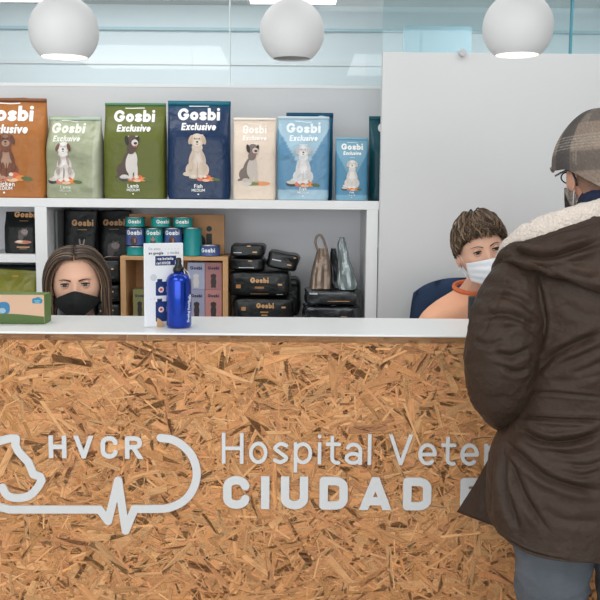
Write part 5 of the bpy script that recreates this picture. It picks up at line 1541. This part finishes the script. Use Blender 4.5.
# ---- sleeves
def sleeve(pts, sgn, name, creases):
    P = spline([(pw(px, py, Y).x, pw(px, py, Y).y, pw(px, py, Y).z, r) for px, py, Y, r in pts], 22)
    rings = []; n = 220; prev = None
    for i, q in enumerate(P):
        p = Vector(q[:3]); t = (Vector(P[min(i+1, len(P)-1)][:3])-Vector(P[max(i-1, 0)][:3])).normalized()
        if prev is None: u = t.cross(Vector((0,1,0))).normalized()
        else: u = (prev-t*prev.dot(t)).normalized()
        prev = u; w_ = t.cross(u)
        rings.append([p+(u*math.cos(2*PI*k/n)+w_*math.sin(2*PI*k/n))*q[3] for k in range(n)])
    if sgn < 0: rings = [[Vector((2*CX-p.x, p.y, p.z)) for p in r_] for r_ in rings]
    return loft(name, rings, M_JKT, jk, creases, amp=.005, ns=10, seed=4*sgn)
SL = [(545,262,-.385,.055),(532,275,-.39,.070),(517,297,-.40,.080),(507,325,-.41,.087),(503,350,-.415,.088),(501,374,-.405,.084),(502,394,-.37,.072),(509,406,-.31,.062),(520,412,-.25,.054),(535,415,-.21,.046)]
CS = [([(484,303),(500,296),(520,300),(537,315)],3,.008), ([(478,320),(500,314),(520,319),(540,331)],3.2,.010), ([(500,330),(520,327),(540,338)],2.5,.005), ([(494,352),(512,356),(530,348)],3,.011), ([(500,364),(515,372),(530,368)],2.4,.007),
      ([(508,278),(500,300),(486,330),(472,352),(466,372)],1.3,.003), ([(470,390),(490,398),(512,396)],4,.004), ([(487,286),(505,284),(520,292)],3,.006), ([(474,340),(490,345),(505,340)],2.6,.005)]
sleeve(SL, 1, 'sleeve', CS); sleeve(SL, -1, 'sleeve', None)
# ---- hood lying on the shoulders: outer shell + fleece roll
def knots(pts, q):
    """interpolate list of (psi, value...)"""
    ks = [p[0] for p in pts]
    return [float(np.interp(q, ks, [p[i] for p in pts])) for i in range(1, len(pts[0]))]
def smooth_tab(pts, n=121):
    ps = np.linspace(pts[0][0], pts[-1][0], n); out = []
    a = spline([tuple(p) for p in pts], 10); ks = [float(x[0]) for x in a]
    for q in ps: out.append((float(q),)+tuple(float(np.interp(q, ks, [float(x[i]) for x in a])) for i in range(1, len(pts[0]))))
    return out
# psi 0 = middle of the back, positive = towards the left shoulder.  rim radius, rim height z, fleece top z, bottom radius, bottom z
def zz(px, py, Y): return pw(px, py, Y).z
tab = [(0,.125,zz(604,210,-.51),zz(604,198,-.50),.205,zz(604,304,-.57)),
       (20,.135,zz(590,213,-.50),zz(590,201,-.50),.215,zz(585,292,-.56)),
       (42,.165,zz(560,223,-.48),zz(565,208,-.48),.240,zz(556,279,-.53)),
       (64,.200,zz(533,235,-.45),zz(538,219,-.45),.238,zz(528,266,-.47)),
       (84,.228,zz(512,242,-.40),zz(518,234,-.40),.246,zz(506,266,-.39)),
       (100,.240,zz(502,254,-.35),zz(508,249,-.36),.256,zz(494,277,-.34)),
       (116,.252,zz(496,270,-.29),zz(500,266,-.29),.262,zz(490,284,-.28))]
tl = smooth_tab(tab, 190); full = [(-a,)+tuple(b) for a, *b in reversed(tl[1:])] + tl
def hp_(psi, r, z): return Vector((CX-r*math.sin(R(psi)), CYm-r*math.cos(R(psi))*.80, z))
outer = []; lining = []
for psi, rr_, zrim, zfl, rb_, zb_ in full:
    o_ = []
    for k in range(61):
        t_ = k/60; r = rr_+(rb_-rr_)*(t_**.8)+.012*math.sin(PI*t_); z = zrim+(zb_-zrim)*t_
        if t_ > .9: r -= .02*(t_-.9)/.1
        o_.append(hp_(psi, r, z))
    outer.append(o_)
    l_ = []
    # fleece: outer root -> top -> down inside to the neck
    for k in range(25):
        t_ = k/24
        if t_ < .3: q = t_/.3; r = rr_+.006+.008*math.sin(PI*q)-.004*q; z = zrim-.012+(zfl-zrim+.012)*q
        elif t_ < .5: q = (t_-.3)/.2; r = rr_+.002-.035*q; z = zfl+.006*math.sin(PI*q)
        else: q = (t_-.5)/.5; rin = min(rr_-.034, .075); r = (rr_-.033)+(rin-(rr_-.033))*q; z = zfl-(.07 if abs(psi) < 70 else .04)*q
        l_.append(hp_(psi, r, z))
    lining.append(l_)
CH_ = [([(508,249),(535,257),(560,255),(604,240)],3,.017), ([(498,262),(515,256),(545,268),(580,288),(604,300)],2,.004), ([(515,247),(545,238),(604,219)],1.0,.003), ([(530,270),(560,262),(604,262)],4,.005), ([(540,262),(575,275),(604,280)],3,.004), ([(508,246),(500,262),(496,278)],1.4,.004), ([(545,234),(575,228),(604,222)],3,.003)]
hd = loft('hood', outer, M_JKT, jk, CH_, amp=.005, ns=10, close=False, thick=.006, seed=7)
M_FLE = mat('cream sherpa fleece', (226,212,200), .95, sheen=.4, bump=(150,1.0,4))
hl = loft('hood_lining', lining, M_FLE, jk, None, amp=.0028, ns=40, close=False, thick=.004, seed=9, facing=True)
hl['label'] = 'cream sherpa fleece lining'
# ---- open front panel swinging out to the left
pa = [(504,432,-.235),(494,450,-.225),(478,478,-.20),(457,512,-.175)]; pb = [(508,436,-.27),(503,460,-.27),(498,492,-.27),(494,526,-.27)]
A_ = spline([tuple(pw(*p)) for p in pa], 12); B_ = spline([tuple(pw(*p)) for p in pb], 12)
grid = [[tuple(np.array(a)+(np.array(b)-np.array(a))*k/24) for k in range(25)] for a, b in zip(A_, B_)]
pn = loft('front_panel', grid, M_JKT, jk, [([(492,462),(486,490),(484,515)],2.4,.006), ([(500,450),(494,480),(492,520)],2,.008), ([(462,508),(480,516)],1.2,.002)], amp=.002, ns=14, close=False, thick=.007, seed=12)
pn['label'] = 'dark inner side of the open front panel'
# ---- legs
M_JEAN = mat('faded blue denim', (84,89,96), .85, var=(9,.25), bump=(420,.3,2))
def leg(sd):
    lx = CX+sd*.088; ztop = .78
    P = spline([(lx+sd*.0, CYm, ztop, .098), (lx+sd*.01, CYm-.01, .66, .095), (lx+sd*.012, CYm-.015, .48, .078), (lx+sd*.015, CYm, .30, .070), (lx+sd*.015, CYm+.01, .14, .062), (lx+sd*.015, CYm+.01, .045, .064)], 10)
    rings = []
    for q in P: rings.append([(q[0]+q[3]*math.cos(2*PI*k/60), q[1]+q[3]*1.05*math.sin(2*PI*k/60), q[2]) for k in range(60)])
    return rings
# one garment: hips joined with both legs
geos = []
for sd in (-1, 1):
    r_ = leg(sd); n = 60; V = [p for q in r_ for p in q]; Fc = []
    for k in range(len(r_)-1):
        for i in range(n): j = (i+1) % n; Fc.append((k*n+i, k*n+j, (k+1)*n+j, (k+1)*n+i))
    Fc.append(tuple(reversed(range(n)))); Fc.append(tuple((len(r_)-1)*n+i for i in range(n))); geos.append((V, Fc))
geos.append(ell_geo((CX, CYm, .86), (.185, .135, .16), n=24))
V, Fc = remesh_geo(geos, .007, 3)
V = [Vector(v) for v in V]
V2 = []
for v in V:
    n_ = Vector((v.x-CX-(.11 if v.x > CX else -.11), v.y-CYm, 0)); n_.normalize()
    d = .005*(1-2*abs(noise.noise(Vector((v.x*10, v.y*10, v.z*22)))))*(1.6 if v.z < .62 else .8)
    V2.append(v+n_*d-LM)
mk('jeans', V2, Fc, M_JEAN, mn, True)
M_SHOE = mat('brown leather boot', (74,56,44), .5)
for sd in (-1, 1):
    x = sd*.12
    V, Fc = skin_geo([((x, -.06, .075), (.045,.05)), ((x, .0, .06), (.045,.05)), ((x, .11, .045), (.048,.036)), ((x, .19, .035), (.042,.028))], [(0,1),(1,2),(2,3)], 2)
    mz = min(v[2] for v in V); V = [(a, b, (c-mz)+.001) for a, b, c in V]
    mk('boot', V, Fc, M_SHOE, mn, True)
# ---- head, neck, hands: one continuous body
HS = 1.04; yaw = 191
hcw = pw(602, 176, CYm-.0)
Mm = Matrix.Translation(hcw-LM) @ Matrix.Rotation(R(yaw), 4, 'Z') @ Matrix.Rotation(R(4), 4, 'X') @ Matrix.Scale(HS, 4)
hv, hf = head_geo(); g = [(place(hv, Mm), hf)]
for sd in (-1, 1):
    for ev, ef in ear_geo(sd): g.append((place(ev, Mm), ef))
hc = Mm @ Vector((0,0,0)); nk = Mm @ Vector((0,.03,-.07))
def wl(px, py, Y): return tuple(pw(px, py, Y)-LM)
def mir(p): return (-p[0], p[1], p[2])
sh, el, wr_ = wl(528,282,-.39), wl(501,372,-.405), wl(530,414,-.24)
nodes = [((0,0,.86),(.13,.09)), ((0,0,1.05),(.12,.09)), ((0,0,1.22),(.13,.095)), ((0,0,1.34),(.09,.065)), ((0,.0,1.39),.058), (tuple(nk),.058), (tuple(hc),.06),
         (sh,.045),(el,.042),(wr_,.027),(mir(sh),.045),(mir(el),.042),(mir(wr_),.027), ((-.10,0,.80),.07),((-.115,-.01,.48),.055),((-.12,.0,.10),.042),((.10,0,.80),.07),((.115,-.01,.48),.055),((.12,.0,.10),.042)]
edges = [(0,1),(1,2),(2,3),(3,4),(4,5),(5,6),(3,7),(7,8),(8,9),(3,10),(10,11),(11,12),(0,13),(13,14),(14,15),(0,16),(16,17),(17,18)]
g.append(skin_geo(nodes, edges, 2))
g += hand_geo(Vector(wr_), Vector((.6,.25,-.5)), Vector((-.3,.9,.2)), 1, .85, .5); g += hand_geo(Vector(mir(wr_)), Vector((-.6,.25,-.5)), Vector((.3,.9,.2)), -1, .85, .5)
V, Fc = remesh_geo(g, .0030, 2)
mk('body', V, Fc, M_SKIN2, mn, True)
for sd in (-1, 1):
    eye(mn, sd*.031, Mm, (70,56,44), .8); brow(mn, sd, Mm, (70,58,50))
# close-cropped hair below the cap and short grey beard: fine short strands
rnd = random.Random(3); paths = []; cols = []; rads = []
for i in range(5200):
    lo = rnd.uniform(0, 2*PI); la = R(rnd.uniform(-46, 32)); dx, dy, dz = math.cos(la)*math.cos(lo), math.cos(la)*math.sin(lo), math.sin(la)
    back = dy > .12 and la > R(-30)
    beard = (dy < .0 and abs(dx) > .15 and la < R(-14)) or (dy <= .12 and dy > -.5 and abs(dx) > .7 and la < R(-2))
    if dy < -.2 and la > R(-12): continue
    if not (back or beard or (abs(dx) > .75 and dy > -.15 and la > R(8))): continue
    p = head_pt(dx, dy, dz); nrm = Vector((dx, dy, dz*.8)).normalized(); tip = p+nrm*.0024+Vector((0, 0, -.004)) if not beard else p+nrm*.005+Vector((0, -.001, -.005))
    paths.append([Mm @ p, Mm @ ((p+tip)/2+nrm*.0006), Mm @ tip])
    cols.append(((112,88,74) if rnd.random() < .6 else (138,114,100)) if not beard else ((160,150,142) if rnd.random() < .6 else (190,184,178))); rads.append(.0006 if not beard else .0010)
hb = strands('beard', [p for p, r in zip(paths, rads) if r > .0008], M_HAIR, mn, [c for c, r in zip(cols, rads) if r > .0008], [r for r in rads if r > .0008], n=3); hb['label'] = 'short grey beard'
V = []; Fc = []; C = []; n = 150; m_ = 60
for i in range(n+1):
    lo = R(-14+208*i/n); bk = max(0, math.sin(lo)); lim = -40*bk**.7+4*(1-bk)+2.5*noise.noise(Vector((lo*6, 0, 2)))
    for k in range(m_+1):
        la = R(lim+(34-lim)*k/m_); p = head_pt(math.cos(la)*math.cos(lo), math.cos(la)*math.sin(lo), math.sin(la)); ed = min(1, k/8)
        p = p*(1+(.0022*ed-.0004+.0008*noise.noise(p*900))/.09); V.append(Mm @ p)
        q = rnd.random()*.5+.5*noise.noise(p*260); C.append(mixc((170,126,104), mixc((84,64,54), (112,90,78), q), min(1, k/26)**.8))
for i in range(n):
    for k in range(m_): a = i*(m_+1)+k; Fc.append((a, a+1, a+m_+2, a+m_+1))
hb = mk('hair', V, Fc, mat('cropped hair', attr=True, rough=.8), mn, True, cols=C); so = hb.modifiers.new('thickness', 'SOLIDIFY'); so.thickness = .003; so.offset = -1
hb['label'] = 'close-cropped hair at the nape'
mask(mn, Mm, M_WM, -.018, -.022, -.112, -.082, .060, .030, pleat=True)
# spectacles
M_SPEC = mat('black acetate', (20,22,26), .25)
for sd in (-1, 1):
    tube('spectacle_temple', [Mm @ Vector(p) for p in ((sd*.068,-.088,.008),(sd*.079,-.04,.010),(sd*.083,-.002,.012),(sd*.0835,.022,.006),(sd*.082,.034,-.012),(sd*.080,.037,-.026))], .0026, M_SPEC, mn, n=8)
    tube('spectacle_rim', [Mm @ Vector((sd*.032+.024*math.cos(a), -.096+.012*abs(math.cos(a)), .004+.013*math.sin(a))) for a in np.linspace(0, 2*PI, 25)], .0018, M_SPEC, mn, n=6)
tube('spectacle_bridge', [Mm @ Vector(p) for p in ((-.009,-.100,.006),(0,-.104,.009),(.009,-.100,.006))], .0018, M_SPEC, mn, n=6)
# navy collar below the neck
V = []; Fc = []; n = 64; m_ = 10
nbp = Vector((0, .0, 1.37))
for k in range(m_+1):
    t_ = k/m_
    for i in range(n):
        a = 2*PI*i/n; r = .080-.012*t_
        c_ = nbp.lerp(Vector((nk.x*.8, nk.y*.8, 0)), 0)
        V.append((c_.x+nk.x*.7*t_+r*math.cos(a)*1.02, c_.y+nk.y*.7*t_+r*math.sin(a), 1.36+.148*t_-.03*t_*max(0, math.sin(a))))
for k in range(m_):
    for i in range(n): j = (i+1) % n; Fc.append((k*n+i, k*n+j, (k+1)*n+j, (k+1)*n+i))
o = mk('shirt_collar', V, Fc, mat('navy knit', (26,38,66), .85, bump=(240,.3,2)), mn, True)
so = o.modifiers.new('thickness', 'SOLIDIFY'); so.thickness = .005
# ---- flat cap
def capcol(x, y, z):
    # woven plaid: fixed colours of the cloth
    u = math.atan2(x, -y)*.11; v = z
    def ln(q, per, w_): return abs((q/per) % 1-.5) > .5-w_
    c_ = (156,138,124)
    bu = ((u+.30) % .150); bv = ((v+.10) % .105)
    if bu < .062: c_ = mixc(c_, (74,72,72), .72)
    if bv < .042: c_ = mixc(c_, (84,80,78), .5)
    if .048 < bv < .078 and ln(v, .0062, .17): c_ = mixc(c_, (206,194,180), .6)
    if .070 < bu < .1 and ln(u, .0070, .15): c_ = mixc(c_, (196,184,170), .45)
    h_ = .93+.14*(noise.noise(Vector((u*900, v*260, 1)))) + .1*noise.noise(Vector((u*240, v*900, 5)))
    return tuple(min(255, q*h_) for q in c_)
V = []; Fc = []; C = []; n = 220; m_ = 110
def cap_pt(th, t_):
    """th azimuth (0 = front), t_ 0 top .. 1 lower edge"""
    fr = max(0, math.cos(th)); bk = max(0, -math.cos(th)); sd = abs(math.sin(th))
    zlow = .066*fr**2+.012*sd**2-.052*bk**2
    cz = .030
    be = math.acos(max(-1, min(1, (zlow-cz)/.120)))
    b = be*t_
    rx, ry = .099, (.119 if math.cos(th) > 0 else .116)
    rr = math.sin(b)**1.0 if b < PI/2 else 1-(.16)*((b-PI/2)/(PI*.25))**1.3
    x = rx*rr*math.sin(th); y = -ry*rr*math.cos(th)-.004; z = cz+.118*math.cos(b)
    z -= .030*max(0, -y/.128)**1.5*(math.cos(b) if b < PI/2 else 0)      # slopes down to the brim
    z += .003*noise.noise(Vector((x*22, y*22, z*10))); 
    k = 1+.010*noise.noise(Vector((x*26, y*18, z*22)))+.006*(1-2*abs(noise.noise(Vector((th*2.2, z*9, 3)))))
    return Vector((x*k, y*k, z))
for i in range(n):
    for k in range(m_+1):
        p = cap_pt(2*PI*i/n, k/m_); V.append(Mm @ p); C.append(capcol(*p))
for i in range(n):
    for k in range(m_): a = i*(m_+1)+k; b = ((i+1) % n)*(m_+1)+k; Fc.append((a, b, b+1, a+1))
M_TWD = mat('woven wool plaid', attr=True, rough=.95, sheen=.0, bump=(600,.6,2))
cp_ = mk('flat_cap', V, Fc, M_TWD, mn, True, cols=C); so = cp_.modifiers.new('thickness', 'SOLIDIFY'); so.thickness = .004; so.offset = -1
cp_['label'] = 'brown and grey plaid flat cap'
# brim
V = []; Fc = []; C = []; q_ = 40
for i in range(q_+1):
    th = R(-62+124*i/q_)
    for k in range(9):
        t_ = k/8; e = cap_pt(th, .985); out = Vector((math.sin(th), -math.cos(th), 0)); ext = .024*math.cos(th*1.35)**.8 if abs(th*1.35) < PI/2 else 0
        p = e*(.985)+out*ext*t_+Vector((0, 0, -.020*t_*math.cos(th)-.002*math.sin(PI*t_))); V.append(Mm @ p); C.append(capcol(p.x, p.y, p.z*.5))
for i in range(q_):
    for k in range(8): a = i*9+k; Fc.append((a, a+1, a+10, a+9))
o = mk('brim', V, Fc, M_TWD, cp_, True, cols=C); so = o.modifiers.new('thickness', 'SOLIDIFY'); so.thickness = .005
